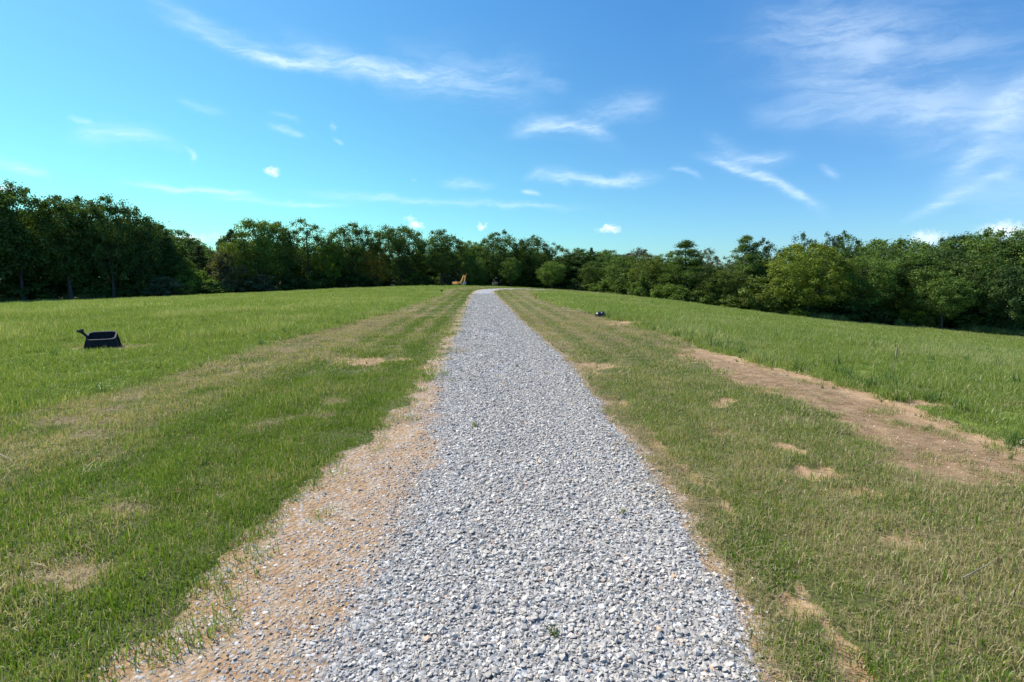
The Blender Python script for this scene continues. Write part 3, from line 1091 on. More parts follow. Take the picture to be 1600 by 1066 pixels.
def make_tree_kind(kind, seed):
    """unit: real metres for a 14 m tree (bushes 4 m); returns (trunk mesh, crown mesh, height, half width)"""
    r = np.random.default_rng(seed)
    rnd = random.Random(seed)
    H = 14.0
    cents, rads = [], []
    tubes_ = []
    flat, nper, size, thin_ = .75, 120, .30, 1.0
    hw = 5.0
    tr_r = .26
    if kind in ('oak', 'tall', 'dome', 'airy', 'maple'):
        par = {'oak': (.57, .42, 5.0, 100), 'tall': (.55, .45, 3.4, 84), 'dome': (.70, .29, 6.2, 92), 'airy': (.60, .40, 4.4, 50), 'maple': (.50, .49, 5.4, 120)}[kind]
        zc, rz, hw, nc = par[0] * H, par[1] * H, par[2], par[3]
        lob = [(rnd.uniform(0, 2 * pi), rnd.uniform(-.6, .9), rnd.uniform(.12, .32)) for _ in range(9)]
        for i in range(nc):
            zz = 1 - 2 * (i + .5) / nc
            zz = zz * .98
            ph = i * 2.39996 + rnd.uniform(-.3, .3)
            if kind == 'dome' and zz < -.35:
                continue
            q = math.sqrt(1 - zz * zz)
            dv = Vector((q * cos(ph), q * sin(ph), zz))
            f = rnd.uniform(.70, .92)
            for (la, lz, lm) in lob:
                lv = Vector((math.sqrt(1 - lz * lz) * cos(la), math.sqrt(1 - lz * lz) * sin(la), lz))
                f += lm * max(0, dv.dot(lv) - .72) * 2.2
            f -= .10
            cents.append((dv.x * hw * f, dv.y * hw * f, zc + dv.z * rz * f))
            rads.append(rnd.uniform(.8, 1.5) * (1.0 if kind != 'airy' else .85))
        for i in range(nc // 3):
            dv = Vector((rnd.gauss(0, 1), rnd.gauss(0, 1), rnd.gauss(0, 1))).normalized() * rnd.uniform(.1, .55)
            cents.append((dv.x * hw, dv.y * hw, zc + dv.z * rz)); rads.append(rnd.uniform(1.1, 1.7))
        # outlying sprays that break the outline
        for i in range(nc // 2):
            zz = rnd.uniform(-.5, 1); ph = rnd.uniform(0, 2 * pi); q = math.sqrt(max(0, 1 - zz * zz))
            f = rnd.uniform(.82, .99)
            cents.append((q * cos(ph) * hw * f, q * sin(ph) * hw * f, zc + zz * rz * f)); rads.append(rnd.uniform(.5, .95))
        nper = {'airy': 85, 'dome': 105}.get(kind, 100)
        lean = (rnd.uniform(-.5, .5), rnd.uniform(-.5, .5))
        top = zc + rz * .55
        pts = [(lean[0] * k * k + .12 * sin(5 * k + seed), lean[1] * k * k + .1 * cos(4 * k + seed), top * k) for k in np.linspace(0, 1, 8)]
        tubes_.append(tube(pts, [tr_r * (1.35 if i == 0 else 1) * (1 - .82 * i / 7) for i in range(8)], 7))
        lim = sorted(range(len(cents)), key=lambda i: rnd.random())[:22]
        for i in lim:
            c = Vector(cents[i])
            if c.xy.length < 1:
                continue
            hz = min(max(c.z - c.xy.length * rnd.uniform(.5, .9), H * .16), top * .9)
            k = hz / top
            s = Vector((lean[0] * k * k, lean[1] * k * k, hz))
            mid = s.lerp(c, .5) + Vector((rnd.uniform(-.3, .3), rnd.uniform(-.3, .3), rnd.uniform(-.1, .5)))
            r0 = tr_r * .42 * (1 - .5 * k)
            tubes_.append(tube([s, mid, c], [r0, r0 * .6, r0 * .2], 5))
    elif kind == 'pine':
        hw = 4.2
        size, thin_ = .34, .55
        flat = .7
        z0 = H * .22
        pts = [(.15 * sin(k * 4 + seed), .15 * cos(k * 3 + seed), H * .97 * k) for k in np.linspace(0, 1, 8)]
        tubes_.append(tube(pts, [.24 * (1 - .88 * i / 7) for i in range(8)], 7))
        lv = 17
        for i in range(lv):
            f = i / (lv - 1)
            zz = z0 + (H - z0) * f + rnd.uniform(-.3, .3)
            ln = hw * (1 - f) ** .55 * rnd.uniform(.5, 1.12) + .35
            for j in range(rnd.choice((3, 4, 5))):
                a = rnd.uniform(0, 2 * pi)
                l2 = ln * rnd.uniform(.6, 1.05)
                rise = rnd.uniform(-.05, .35)
                for g in (.4, .72, 1.0):
                    if l2 * g < .4 and g < 1:
                        continue
                    cents.append((cos(a) * l2 * g, sin(a) * l2 * g, zz + rise * l2 * g)); rads.append(rnd.uniform(.6, 1.15) * (1 if g < 1 else .85))
                tubes_.append(tube([(0, 0, zz - .2), (cos(a) * l2 * .5, sin(a) * l2 * .5, zz + rise * l2 * .4), (cos(a) * l2, sin(a) * l2, zz + rise * l2)], [.06, .04, .015], 4))
        cents.append((0, 0, H)); rads.append(.5)
        nper = 60
    elif kind == 'cedar':
        hw = 2.6
        size, thin_, flat = .28, .6, 1.1
        pts = [(0, 0, H * .97 * k) for k in np.linspace(0, 1, 6)]
        tubes_.append(tube(pts, [.2 * (1 - .88 * i / 5) for i in range(6)], 6))
        for i in range(150):
            f = rnd.random() ** 1.25
            zz = H * (.06 + .92 * f)
            ln = hw * (1 - f) ** .8 * rnd.uniform(.65, 1.05)
            a = rnd.uniform(0, 2 * pi)
            cents.append((cos(a) * ln, sin(a) * ln, zz)); rads.append(rnd.uniform(.35, .75) * (1 - .5 * f))
        nper = 62
    elif kind == 'bush':
        H, hw = 4.0, 2.6
        size, flat = .22, .8
        lobes = [(rnd.uniform(-1.4, 1.4), rnd.uniform(-1.4, 1.4), rnd.uniform(.45, 1.0)) for _ in range(5)] + [(0, 0, 1.0)]
        for (lx, ly, lh) in lobes:
            for i in range(16):
                d = Vector((rnd.gauss(0, 1), rnd.gauss(0, 1), rnd.gauss(0, 1))).normalized()
                q = rnd.uniform(.5, 1)
                cents.append((lx + d.x * 1.3 * q, ly + d.y * 1.3 * q, max(.15, H * lh * .5 + d.z * H * lh * .46 * q))); rads.append(rnd.uniform(.3, .62))
        nper = 70
        for i in range(7):
            c = cents[rnd.randrange(len(cents))]
            tubes_.append(tube([(rnd.uniform(-.2, .2), rnd.uniform(-.2, .2), -.1), (c[0] * .4, c[1] * .4, c[2] * .6), c], [.05, .035, .012], 4))
    cents = np.array(cents); rads = np.array(rads)
    V_, Q, vv, cv = leaf_cloud(cents, rads, flat, nper, size, r, thin_=thin_)
    lowest = .12 if kind in ('bush', 'cedar', 'maple') else H * .12
    q_ok = V_.reshape(-1, 4, 3)[:, :, 2].min(1) > lowest * (.6 + .8 * r.random(len(Q)))
    V4 = V_.reshape(-1, 4, 3)[q_ok].reshape(-1, 3)
    Q = np.arange(len(V4)).reshape(-1, 4)
    vv = vv.reshape(-1, 4)[q_ok].ravel(); cv = cv.reshape(-1, 4)[q_ok].ravel()
    crown = np_mesh('crown', V4, Q, False, attrs={'v': ('POINT', vv), 'c': ('POINT', cv)})
    trunk = join_tubes('trunk', tubes_)
    ex = np.percentile(np.abs(V4[:, 0]), 95)
    return dict(trunk=trunk, crown=crown, H=float(np.percentile(V4[:, 2], 98.3)), hw=float(ex))


KN = {'oak': 4, 'tall': 4, 'dome': 2, 'airy': 3, 'maple': 3, 'pine': 3, 'cedar': 2, 'bush': 4}
KIND = {k: [make_tree_kind(k, 50 + 13 * i + 7 * j) for i in range(v)] for j, (k, v) in enumerate(KN.items())}

TINT = {
    'dark': (.080, .128, .034), 'deep': (.062, .105, .034), 'mid': (.108, .168, .040), 'olive': (.112, .148, .034), 'bright': (.140, .215, .032),
    'yellow': (.158, .200, .034), 'gold': (.240, .190, .040), 'brown': (.105, .105, .052), 'grey': (.095, .125, .070), 'blue': (.052, .088, .040), 'pine': (.090, .145, .034),
}
_cnt = {}


def plant_tree(px, top, hwpx, depth, kind, tint, label, group='trees along the edge of the field', cat='tree', name=None, pale=False, seed=None, lean=0.0):
    """stand a tree on the ground in the direction px of the photograph, at a depth, tall enough to reach row top"""
    _cnt[kind] = _cnt.get(kind, -1) + 1
    lib = KIND[kind]
    K = lib[(seed if seed is not None else _cnt[kind]) % len(lib)]
    p = at(px, top, depth)
    zb = gz(p.x, p.y)
    h = max(p.z - zb, 1.0)
    w = hwpx / F * depth
    root = bpy.data.objects.new(name or {'pine': 'pine_tree', 'cedar': 'cedar_tree', 'bush': 'bush'}.get(kind, 'broadleaf_tree'), None)
    COL.objects.link(root)
    root.empty_display_size = .5
    root.location = (p.x, p.y, zb - .05)
    sxy = w / K['hw']
    root.scale = (sxy, sxy, h / K['H'])
    root.rotation_euler = (0, lean, rng.uniform(0, 6.28) if not lean else 0)
    tag(root, label, cat, group)
    c = TINT[tint]
    j = rng.uniform(.88, 1.12)
    tr = add('trunk', K['trunk'], None, root)
    tr.data.materials.clear() if not len(tr.data.materials) else None
    if not len(tr.data.materials):
        tr.data.materials.append(M_bark)
    if pale:
        tr.data = K['trunk'].copy(); tr.data.materials.clear(); tr.data.materials.append(M_bark_pale)
    cr = add('crown' if kind != 'bush' else 'foliage', K['crown'], None, root)
    if not len(cr.data.materials):
        cr.data.materials.append(M_leaf)
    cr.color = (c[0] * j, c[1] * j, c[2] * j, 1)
    return root


EG = 'trees along the edge of the field'
T = [
    # left wood
    (-330, 300, 75, 66, 'oak', 'dark', 'dark oak of the left wood out beyond its near corner'),
    (-210, 292, 70, 68, 'maple', 'deep', 'broad dark tree of the left wood near its near corner'),
    (-110, 300, 62, 70, 'oak', 'dark', 'dark spreading tree at the near corner of the left wood'),
    (-40, 296, 48, 73, 'tall', 'deep', 'tall dark tree just left of the highest crown in the left wood'),
    (18, 297, 44, 76, 'oak', 'dark', 'highest crown of the dark left wood, at its left end'),
    (62, 322, 26, 82, 'airy', 'dark', 'thin see-through tree right of the highest crown in the left wood'),
    (96, 314, 34, 79, 'tall', 'dark', 'tall dark tree behind the black tub, with several bare stems below'),
    (132, 316, 30, 84, 'tall', 'deep', 'narrow dark tree with a knobbly top in the middle of the left wood'),
    (163, 313, 34, 82, 'oak', 'dark', 'rounded crown rising at the middle of the left wood, browned at its top'),
    (205, 330, 34, 86, 'oak', 'deep', 'dark crown on the right shoulder of the left wood'),
    (236, 347, 26, 92, 'tall', 'deep', 'dark tree where the left wood steps down towards the gap'),
    (268, 362, 32, 100, 'oak', 'dark', 'dull rounded tree at the right end of the left wood above the bushes'),
    (292, 374, 34, 114, 'maple', 'deep', 'low far tree in the notch between the left wood and the middle wood'),
    (306, 388, 26, 110, 'maple', 'dark', 'dark rounded tree filling the bottom of the notch'),
    # middle left
    (272, 402, 27, 92, 'maple', 'mid', 'small round green tree standing in the notch left of the leaning cedar'),
    (310, 385, 26, 96, 'cedar', 'blue', 'dark cedar below and left of the leaning cedar'),
    (330, 356, 20, 100, 'cedar', 'blue', 'spiky cedar with its tip leaning right above the gap'),
    (345, 398, 26, 94, 'bush', 'brown', 'mauve brown tree below the leaning cedar'),
    (362, 366, 22, 104, 'oak', 'dark', 'dull round tree between the leaning cedar and the bright yellow green tree'),
    (357, 382, 17, 96, 'maple', 'yellow', 'small bright yellow green tree right of the leaning cedar'),
    (402, 347, 30, 101, 'tall', 'mid', 'tall lumpy green tree, first high crown right of the leaning cedar'),
    (437, 352, 20, 106, 'tall', 'dark', 'narrow dark tree squeezed between two high crowns left of centre'),
    (478, 347, 30, 110, 'airy', 'dark', 'high airy crown with sky showing through left of centre'),
    (512, 376, 22, 112, 'maple', 'bright', 'lower bright green tree right of the airy crown'),
    (549, 353, 34, 114, 'oak', 'dark', 'rounded oak standing alone against the sky left of the umbrella shaped one'),
    (586, 384, 18, 116, 'maple', 'gold', 'small yellowing tree between the lone oak and the umbrella shaped tree'),
    (622, 355, 37, 118, 'dome', 'dark', 'umbrella shaped tree with sky below its flat crown'),
    (625, 385, 30, 121, 'maple', 'deep', 'dense dark tree filling in under the umbrella shaped crown'),
    (690, 363, 33, 120, 'oak', 'dark', 'broad dark oak rising behind the yellow excavator'),
    (737, 380, 20, 130, 'tall', 'mid', 'lower tree just right of the broad oak behind the excavator'),
    (742, 404, 17, 119, 'maple', 'mid', 'small light green tree right of the excavator arm'),
    (780, 366, 28, 128, 'maple', 'dark', 'tall egg shaped tree above the bend of the lane'),
    (798, 404, 15, 122, 'oak', 'mid', 'small light green tree in front of the egg shaped tree'),
    (829, 373, 26, 128, 'oak', 'dark', 'rounded tree right of the egg shaped tree, brown flecked on top'),
    (868, 384, 24, 128, 'airy', 'dark', 'thin topped tree right of the pair of crowns over the bend'),
    (862, 410, 21, 119, 'oak', 'mid', 'pale lit lower tree in front of the thin topped tree'),
    (900, 391, 24, 130, 'oak', 'dark', 'low even crown in the dark far wood right of the bend'),
    (924, 388, 12, 126, 'cedar', 'blue', 'small pointed cedar poking above the far wood right of the bend'),
    (950, 393, 26, 128, 'oak', 'mid', 'flat topped tree right of the small pointed cedar'),
    (978, 403, 27, 104, 'maple', 'mid', 'light green drooping tree where the far wood meets the near right wood'),
    (1000, 392, 24, 122, 'oak', 'brown', 'brownish crown behind the drooping light green tree'),
    # right wood
    (1020, 402, 30, 86, 'maple', 'olive', 'leafy olive tree at the left end of the right wood'),
    (1045, 396, 24, 90, 'airy', 'mid', 'see-through tree between the olive tree and the first pine'),
    (1074, 378, 33, 80, 'pine', 'pine', 'bushy pine, first tall tree of the right wood'),
    (1106, 391, 16, 86, 'airy', 'brown', 'thin brown headed tree just right of the bushy pine'),
    (1135, 406, 24, 88, 'airy', 'grey', 'pale see-through tree in the dip between the two pines'),
    (1130, 420, 32, 76, 'maple', 'olive', 'low olive tree in the dip between the two pines'),
    (1167, 371, 28, 77, 'pine', 'pine', 'second and taller pine with bare trunk below its crown'),
    (1198, 377, 22, 80, 'airy', 'blue', 'pale trunked thin tree touching the taller pine'),
    (1180, 436, 30, 72, 'bush', 'olive', 'rounded olive thicket under the taller pine'),
    (1238, 390, 22, 84, 'tall', 'blue', 'bluish green tree in the gap left of the yellowing maple'),
    (1258, 369, 20, 82, 'airy', 'blue', 'thin bluish crown behind the left part of the yellowing maple'),
    (1296, 371, 24, 82, 'airy', 'blue', 'thin bluish crown behind the top of the yellowing maple'),
    (1326, 367, 22, 83, 'airy', 'dark', 'feathery tree top right of the yellowing maple, above the others'),
    (1268, 384, 50, 67, 'maple', 'yellow', 'large yellowing maple standing forward of the right wood, leafy to the ground'),
    (1228, 440, 26, 69, 'maple', 'mid', 'low green tree at the left foot of the yellowing maple'),
    (1352, 404, 42, 66, 'oak', 'mid', 'green tree right of the yellowing maple with shaded stems below'),
    (1396, 377, 58, 76, 'dome', 'mid', 'wide domed crown rising behind the trees right of the maple'),
    (1402, 414, 32, 69, 'maple', 'bright', 'yellow green tree under the wide domed crown'),
    (1442, 398, 38, 65, 'maple', 'mid', 'rounded green tree left of the forked trunks at the right'),
    (1480, 428, 34, 61, 'oak', 'mid', 'low branched green tree in front at the right, on dark forked trunks'),
    (1497, 371, 26, 72, 'tall', 'blue', 'tall crown poking up left of the highest part of the right wood'),
    (1545, 363, 52, 68, 'dome', 'mid', 'highest wide crown of the right wood'),
    (1530, 402, 40, 62, 'oak', 'dark', 'dark tree standing under the highest wide crown at the right'),
    (1592, 370, 46, 63, 'oak', 'dark', 'dark tree at the right end of the wood as seen, with bare stems'),
    (1585, 420, 34, 59, 'maple', 'deep', 'dark low tree in front at the far right end'),
    (1660, 360, 55, 60, 'oak', 'mid', 'broad tree of the right wood just past its highest crown'),
    (1740, 352, 60, 58, 'maple', 'dark', 'broad dark tree farther along the right wood'),
    (1850, 345, 70, 55, 'oak', 'mid', 'large tree at the near end of the right wood'),
    (1980, 330, 75, 52, 'maple', 'dark', 'nearest large tree of the right wood'),
]
for row in T:
    px, top, hwp, dep, kd, tn, lb = row
    plant_tree(px, top, hwp, dep, kd, tn, lb, EG, lean=(.30 if 'tip leaning' in lb else 0.0), pale=('pale trunked' in lb or 'forked trunks, ' in lb or 'bare trunk' in lb))

BG = 'bushes at the foot of the woods'
Bs = [
    (200, 447, 18, 84, 'dark', 'dark bush at the foot of the left wood near its right end'),
    (228, 424, 24, 88, 'olive', 'yellowish bush at the right foot of the left wood'),
    (262, 434, 26, 86, 'grey', 'grey green bush below the small round tree in the notch'),
    (278, 444, 16, 86, 'olive', 'small olive bush with pale weeds in front of it'),
    (300, 424, 24, 90, 'bright', 'light green bush left of the mauve brown tree'),
    (325, 436, 22, 91, 'mid', 'green bush below the mauve brown tree'),
    (360, 428, 22, 96, 'dark', 'dark bush below the bright yellow green tree'),
    (395, 430, 24, 99, 'grey', 'grey green bush at the foot of the first high crown'),
    (450, 428, 26, 106, 'deep', 'dark bush at the foot of the two high crowns left of centre'),
    (500, 424, 26, 110, 'dark', 'dark bush below the lower bright green tree'),
    (560, 426, 28, 114, 'deep', 'dark bush at the foot of the lone oak'),
    (655, 426, 24, 122, 'mid', 'green bush between the umbrella shaped tree and the broad oak'),
    (705, 420, 18, 124, 'grey', 'grey green bush behind the excavator'),
    (820, 430, 24, 127, 'dark', 'dark bush behind the bend of the lane'),
    (1002, 434, 17, 84, 'mid', 'round bush at the left corner of the right wood'),
    (1022, 444, 18, 82, 'olive', 'olive bush right of the round corner bush'),
    (1045, 446, 20, 80, 'bright', 'light green bush left of the bushy pine'),
    (1068, 450, 18, 77, 'mid', 'bush hiding the foot of the bushy pine'),
    (1105, 446, 24, 76, 'mid', 'green bush right of the foot of the bushy pine'),
    (1150, 455, 24, 73, 'olive', 'olive bush at the foot of the dip between the pines'),
    (1195, 462, 22, 70, 'mid', 'green bush under the taller pine'),
    (1215, 473, 16, 69, 'gold', 'small rusty bush left of the yellowing maple'),
    (1250, 482, 13, 66, 'bright', 'tiny light green bush at the foot of the yellowing maple'),
    (1312, 478, 20, 68, 'deep', 'dark bush in the shade right of the yellowing maple'),
    (1362, 480, 22, 66, 'olive', 'olive bush among the shaded stems right of the maple'),
    (1420, 484, 20, 64, 'bright', 'light green bush below the yellow green tree'),
    (1450, 494, 14, 62, 'olive', 'low yellowish bush left of the forked trunks'),
    (1505, 492, 20, 62, 'dark', 'dark bush right of the forked trunks'),
    (1555, 497, 20, 62, 'deep', 'dark bush among the bare stems at the far right'),
]
for (px, top, hwp, dep, tn, lb) in Bs:
    plant_tree(px, top, hwp, dep, 'bush', tn, lb, BG, 'bush')

# the woods go on behind: rows of trees of which only bits of crown show


MARKS = [(-400, 'near corner oak'), (-210, 'left corner trees'), (-60, 'tall left end trees'), (18, 'highest left crown'), (75, 'thin left tree'), (130, 'knobbly left tree'), (165, 'browned left crown'),
         (205, 'left shoulder tree'), (240, 'step in the left wood'), (275, 'notch'), (310, 'dark cedar'), (330, 'leaning cedar'), (360, 'yellow green tree'), (402, 'first lumpy tree'), (437, 'narrow dark tree'),
         (478, 'airy crown'), (512, 'bright green tree'), (549, 'lone oak'), (586, 'small yellowing tree'), (622, 'umbrella shaped tree'), (655, 'umbrella tree gap'), (690, 'excavator oak'), (740, 'tree beside the excavator'),
         (780, 'egg shaped tree'), (829, 'brown flecked tree'), (868, 'thin topped tree'), (900, 'far dark wood'), (924, 'pointed cedar'), (950, 'flat topped tree'), (978, 'drooping tree'), (1020, 'first olive tree'),
         (1045, 'tree left of the first pine'), (1074, 'first bushy pine'), (1106, 'thin brown tree'), (1135, 'dip between the pines'), (1167, 'taller pine'), (1198, 'pale trunked tree'), (1238, 'bluish green tree'),
         (1268, 'yellowing maple'), (1326, 'feathery tree'), (1352, 'tree right of the maple'), (1400, 'wide domed crown'), (1442, 'rounded right tree'), (1480, 'forked trunks'), (1510, 'crown poking up right'),
         (1545, 'highest right crown'), (1592, 'last tree in view right'), (1660, 'broad right tree'), (1740, 'farther right tree'), (1850, 'large near right tree'), (2050, 'nearest right tree')]


def mark_of(px):
    return min(MARKS, key=lambda q: abs(q[0] - px))[1]


USED = set()


def second_label(tn_, what, where, px):
    c = {'dark': 'dull green', 'deep': 'very dark', 'mid': 'mid green'}[tn_]
    m_ = min(MARKS, key=lambda q: abs(q[0] - px))
    side_ = 'left of' if px < m_[0] else 'right of'
    for lb in ('%s %s %s the %s' % (c, what, where, m_[1]), '%s %s %s %s the %s' % (c, what, where.replace(' behind', ' back').replace('row back', 'row').replace('in the ', 'in '), side_, m_[1])):
        if lb not in USED:
            break
    if lb in USED:
        lb = lb.replace(c, c + ' low')
    USED.add(lb)
    return lb


for k, a in enumerate(np.linspace(-58, 60, 44)):
    ar = R(a)
    e = float(np.interp(ar, _ang, _rad))
    for off in (4.5, 13.0):
        rr = e + off + rng.uniform(-1.5, 1.5)
        a2 = ar + R(rng.uniform(-1, 1))
        x, y = math.sin(a2) * rr, math.cos(a2) * rr
        if y < 6:
            continue
        px = 800 + F * x / y
        zt = gz(x, y) + rng.uniform(3.4, 5.2)
        tn_ = str(rng.choice(['dark', 'deep', 'mid']))
        plant_tree(px, 432 + (EYE - zt) * F / y, rng.uniform(2.6, 3.8) * F / y, y, 'bush', tn_,
                   second_label(tn_, 'thicket', 'just behind' if off < 9 else 'well behind', px), 'thickets inside the woods', 'bush')
    for row_, off in enumerate((9, 19)):
        a2 = ar + R(rng.uniform(-1, 1)) + (R(1.3) if row_ else 0)
        rr = e + off + rng.uniform(-2, 2)
        x, y = math.sin(a2) * rr, math.cos(a2) * rr
        if y < 6:
            continue
        px = 800 + F * (x / (y * cos(PITCH) + (EYE + 2) * 0 + 1e-6)) * 1.0
        tops = [(-900, 330), (-330, 320), (-40, 312), (20, 318), (62, 338), (130, 332), (205, 348), (262, 378), (300, 396), (340, 388), (400, 372), (478, 378), (520, 388), (549, 378), (590, 398), (622, 388), (660, 392),
                (690, 386), (740, 388), (780, 385), (829, 388), (900, 394), (960, 398), (1020, 408), (1074, 404), (1140, 420), (1167, 404), (1230, 404), (1300, 388), (1396, 388), (1500, 384), (1600, 376), (1800, 362), (2400, 340)]
        tp = float(np.interp(px, [q[0] for q in tops], [q[1] for q in tops])) + rng.uniform(-1, 14)
        kd = rng.choice(['oak', 'tall', 'maple', 'oak'])
        tn_ = str(rng.choice(['dark', 'deep', 'mid', 'dark']))
        lb_ = second_label(tn_, {'oak': 'rounded', 'tall': 'narrow', 'maple': 'bushy'}[str(kd)] + ' tree', ('in the second row behind', 'in the third row behind')[row_], px)
        plant_tree(px, tp, (28 if abs(px - 800) < 450 else 38) * rng.uniform(.85, 1.15), y, str(kd), tn_, lb_, 'trees deeper in the woods')

# rank growth along the foot of the woods
n0 = 5200
ai = rng.uniform(_ang[1], _ang[-2], n0)
ri = np.interp(ai, _ang, _rad) + rng.normal(.6, 1.1, n0)
x, y = np.sin(ai) * ri, np.cos(ai) * ri
dens_ok = fbm(x * .25, y * .25, 77, 3) > .45
x, y = x[dens_ok], y[dens_ok]
s, t = road_st(x, y)
k = np.abs(t) > 3
x, y = x[k], y[k]; n = len(x)
C_rank = clumps('stock_rank', M_weed, 4, 60, .35, .25, .75, .05, .5)
scatter('undergrowth', C_rank, 4, np.stack([x, y, ground_z(x, y)], 1), np.stack([np.zeros(n), np.zeros(n), rng.uniform(0, 6.28, n)], 1),
        np.repeat(rng.uniform(.6, 1.4, n)[:, None], 3, 1), rng.random(n), rng.random(n) * .3, 'rank weeds along the foot of the woods', 'weeds')


# ------------------------------------------------------------------ small built things
def bm_obj(name, bm, m, parent=None, smooth=False, bevel=0, **kw):
    if bevel:
        bmesh.ops.bevel(bm, geom=list(bm.edges), offset=bevel, segments=2, affect='EDGES', profile=.6)
    bmesh.ops.recalc_face_normals(bm, faces=bm.faces)
    me = bpy.data.meshes.new(name)
    bm.to_mesh(me); bm.free()
    if smooth:
        me.polygons.foreach_set('use_smooth', [True] * len(me.polygons))
    return add(name, me, m, parent, **kw)


def bx(bm, c, s, rot=None):
    mt = Matrix.Translation(c) @ (rot.to_4x4() if rot else Matrix()) @ Matrix.Diagonal((*s, 1))
    bmesh.ops.create_cube(bm, size=1, matrix=mt)


def beam(bm, a, b, w, h, w2=None, h2=None):
    a, b = Vector(a), Vector(b)
    d = (b - a).normalized()
    side_ = Vector((0, 1, 0))
    up = side_.cross(d).normalized() * -1
    w2, h2 = w2 or w, h2 or h
    vs = []
    for p, ww, hh in ((a, w, h), (b, w2, h2)):
        for (i, j) in ((-1, -1), (1, -1), (1, 1), (-1, 1)):
            vs.append(bm.verts.new(p + side_ * i * ww / 2 + up * j * hh / 2))
    for f in ((0, 1, 2, 3), (7, 6, 5, 4), (0, 4, 5, 1), (1, 5, 6, 2), (2, 6, 7, 3), (3, 7, 4, 0)):
        bm.faces.new([vs[i] for i in f])


M_yellow = simple('faded_yellow_paint', (.85, .40, .11), .5, .2, 3)
M_black = simple('black_plastic', (.013, .012, .013), .6, .4, 8, spec=.25)
M_rim = simple('scuffed_grey_plastic', (.035, .034, .034), .85, .3, 14)
M_track = simple('dark_rubber', (.03, .028, .026), .8, .3, 9)
M_steel = simple('worn_steel', (.45, .46, .48), .4, .2, 6, metal=.7)
M_red = simple('faded_red_paint', (.35, .06, .04), .5, .2, 6)
M_glass = simple('dark_glass', (.02, .025, .03), .1, .1, 2)
M_stick = simple('weathered_wood', (.24, .21, .17), .8, .3, 15)
M_rust = simple('rusty_brown', (.30, .12, .04), .8, .4, 20)
M_sack = simple('black_sack', (.015, .022, .024), .35, .4, 6, bump=.3)


# excavator parked beyond the crest -------------------------------------------------
p = at(717, 440, 99)
ex = bpy.data.objects.new('excavator', None)
COL.objects.link(ex)
ex.location = (p.x, p.y, gz(p.x, p.y))
ex.scale = (1.05, .9, .95)
ex.rotation_euler = (0, 0, R(-40))
tag(ex, 'small faded yellow excavator parked beyond the crest left of the lane', 'excavator')
for sy in (-.62, .62):
    bm = bmesh.new()
    pr = [(-1.0, .18), (-.82, .02), (.72, .02), (.92, .18), (.86, .38), (.7, .44), (-.8, .44), (-.96, .36)]
    vs = [[bm.verts.new((x, sy + o, z)) for (x, z) in pr] for o in (-.16, .16)]
    bm.faces.new(vs[0]); bm.faces.new(vs[1][::-1])
    for i in range(8):
        bm.faces.new((vs[0][i], vs[0][(i + 1) % 8], vs[1][(i + 1) % 8], vs[1][i]))
    bm_obj('track', bm, M_track, ex, bevel=.02)
bm = bmesh.new(); bx(bm, (-.1, 0, .5), (1.1, .9, .16)); bm_obj('undercarriage', bm, M_track, ex)
bm = bmesh.new(); bx(bm, (-.45, 0, .86), (1.3, 1.35, .5)); bx(bm, (.25, .35, .78), (.35, .5, .34)); bm_obj('body', bm, M_yellow, ex, bevel=.05)
bm = bmesh.new(); bx(bm, (-1.12, 0, .84), (.3, 1.3, .56)); bm_obj('counterweight', bm, M_track, ex, bevel=.06)
bm = bmesh.new(); bx(bm, (-.5, 0, 1.17), (.5, .55, .1)); bx(bm, (-.72, 0, 1.36), (.1, .5, .35)); bm_obj('seat', bm, M_track, ex, bevel=.02)
bm = bmesh.new()
beam(bm, (.35, 0, .95), (.72, 0, 1.35), .2, .26); beam(bm, (.7, 0, 1.3), (1.18, 0, 2.28), .2, .28, .16, .2); bm_obj('boom', bm, M_yellow, ex)
bm = bmesh.new(); beam(bm, (1.12, 0, 2.3), (1.74, 0, 2.28), .16, .22); beam(bm, (1.72, 0, 2.36), (1.42, 0, 1.15), .15, .22, .12, .14); bm_obj('arm', bm, M_yellow, ex)
bm = bmesh.new(); beam(bm, (.62, 0, 1.0), (1.32, 0, 1.95), .08, .08); bm_obj('hydraulic_cylinder', bm, M_steel, ex)
bm = bmesh.new(); beam(bm, (1.1, .0, 1.5), (1.58, 0, 2.1), .07, .09); bm_obj('hydraulic_cylinder', bm, M_rust, ex)
bm = bmesh.new()
pr = [(1.50, 1.2), (1.62, .82), (1.42, .42), (1.08, .36), (1.0, .52), (1.28, .66), (1.30, 1.1)]
vs = [[bm.verts.new((x, o, z)) for (x, z) in pr] for o in (-.3, .3)]
bm.faces.new(vs[0]); bm.faces.new(vs[1][::-1])
for i in range(7):
    bm.faces.new((vs[0][i], vs[0][(i + 1) % 7], vs[1][(i + 1) % 7], vs[1][i]))
bk = bm_obj('bucket', bm, M_steel, ex)
for i in range(4):
    bm = bmesh.new(); bx(bm, (1.0, -.24 + i * .16, .42), (.16, .06, .05)); bm_obj('tooth', bm, M_steel, bk)
bm = bmesh.new(); beam(bm, (1.78, 0, 2.42), (2.06, 0, 2.72), .12, .16); bm_obj('hose_guard', bm, M_red, ex)

# black tub in the left field -------------------------------------------------------
tx, ty = on_plane(161, 543)
tub = bpy.data.objects.new('plastic_tub', None)
COL.objects.link(tub)
tub.location = (tx, ty, gz(tx, ty) - .01)
tub.rotation_euler = (0, 0, R(30))
tub.scale = (1, 1, 1.08)
tag(tub, 'open black ribbed plastic tub with a broken handle lying in the left field', 'tub')


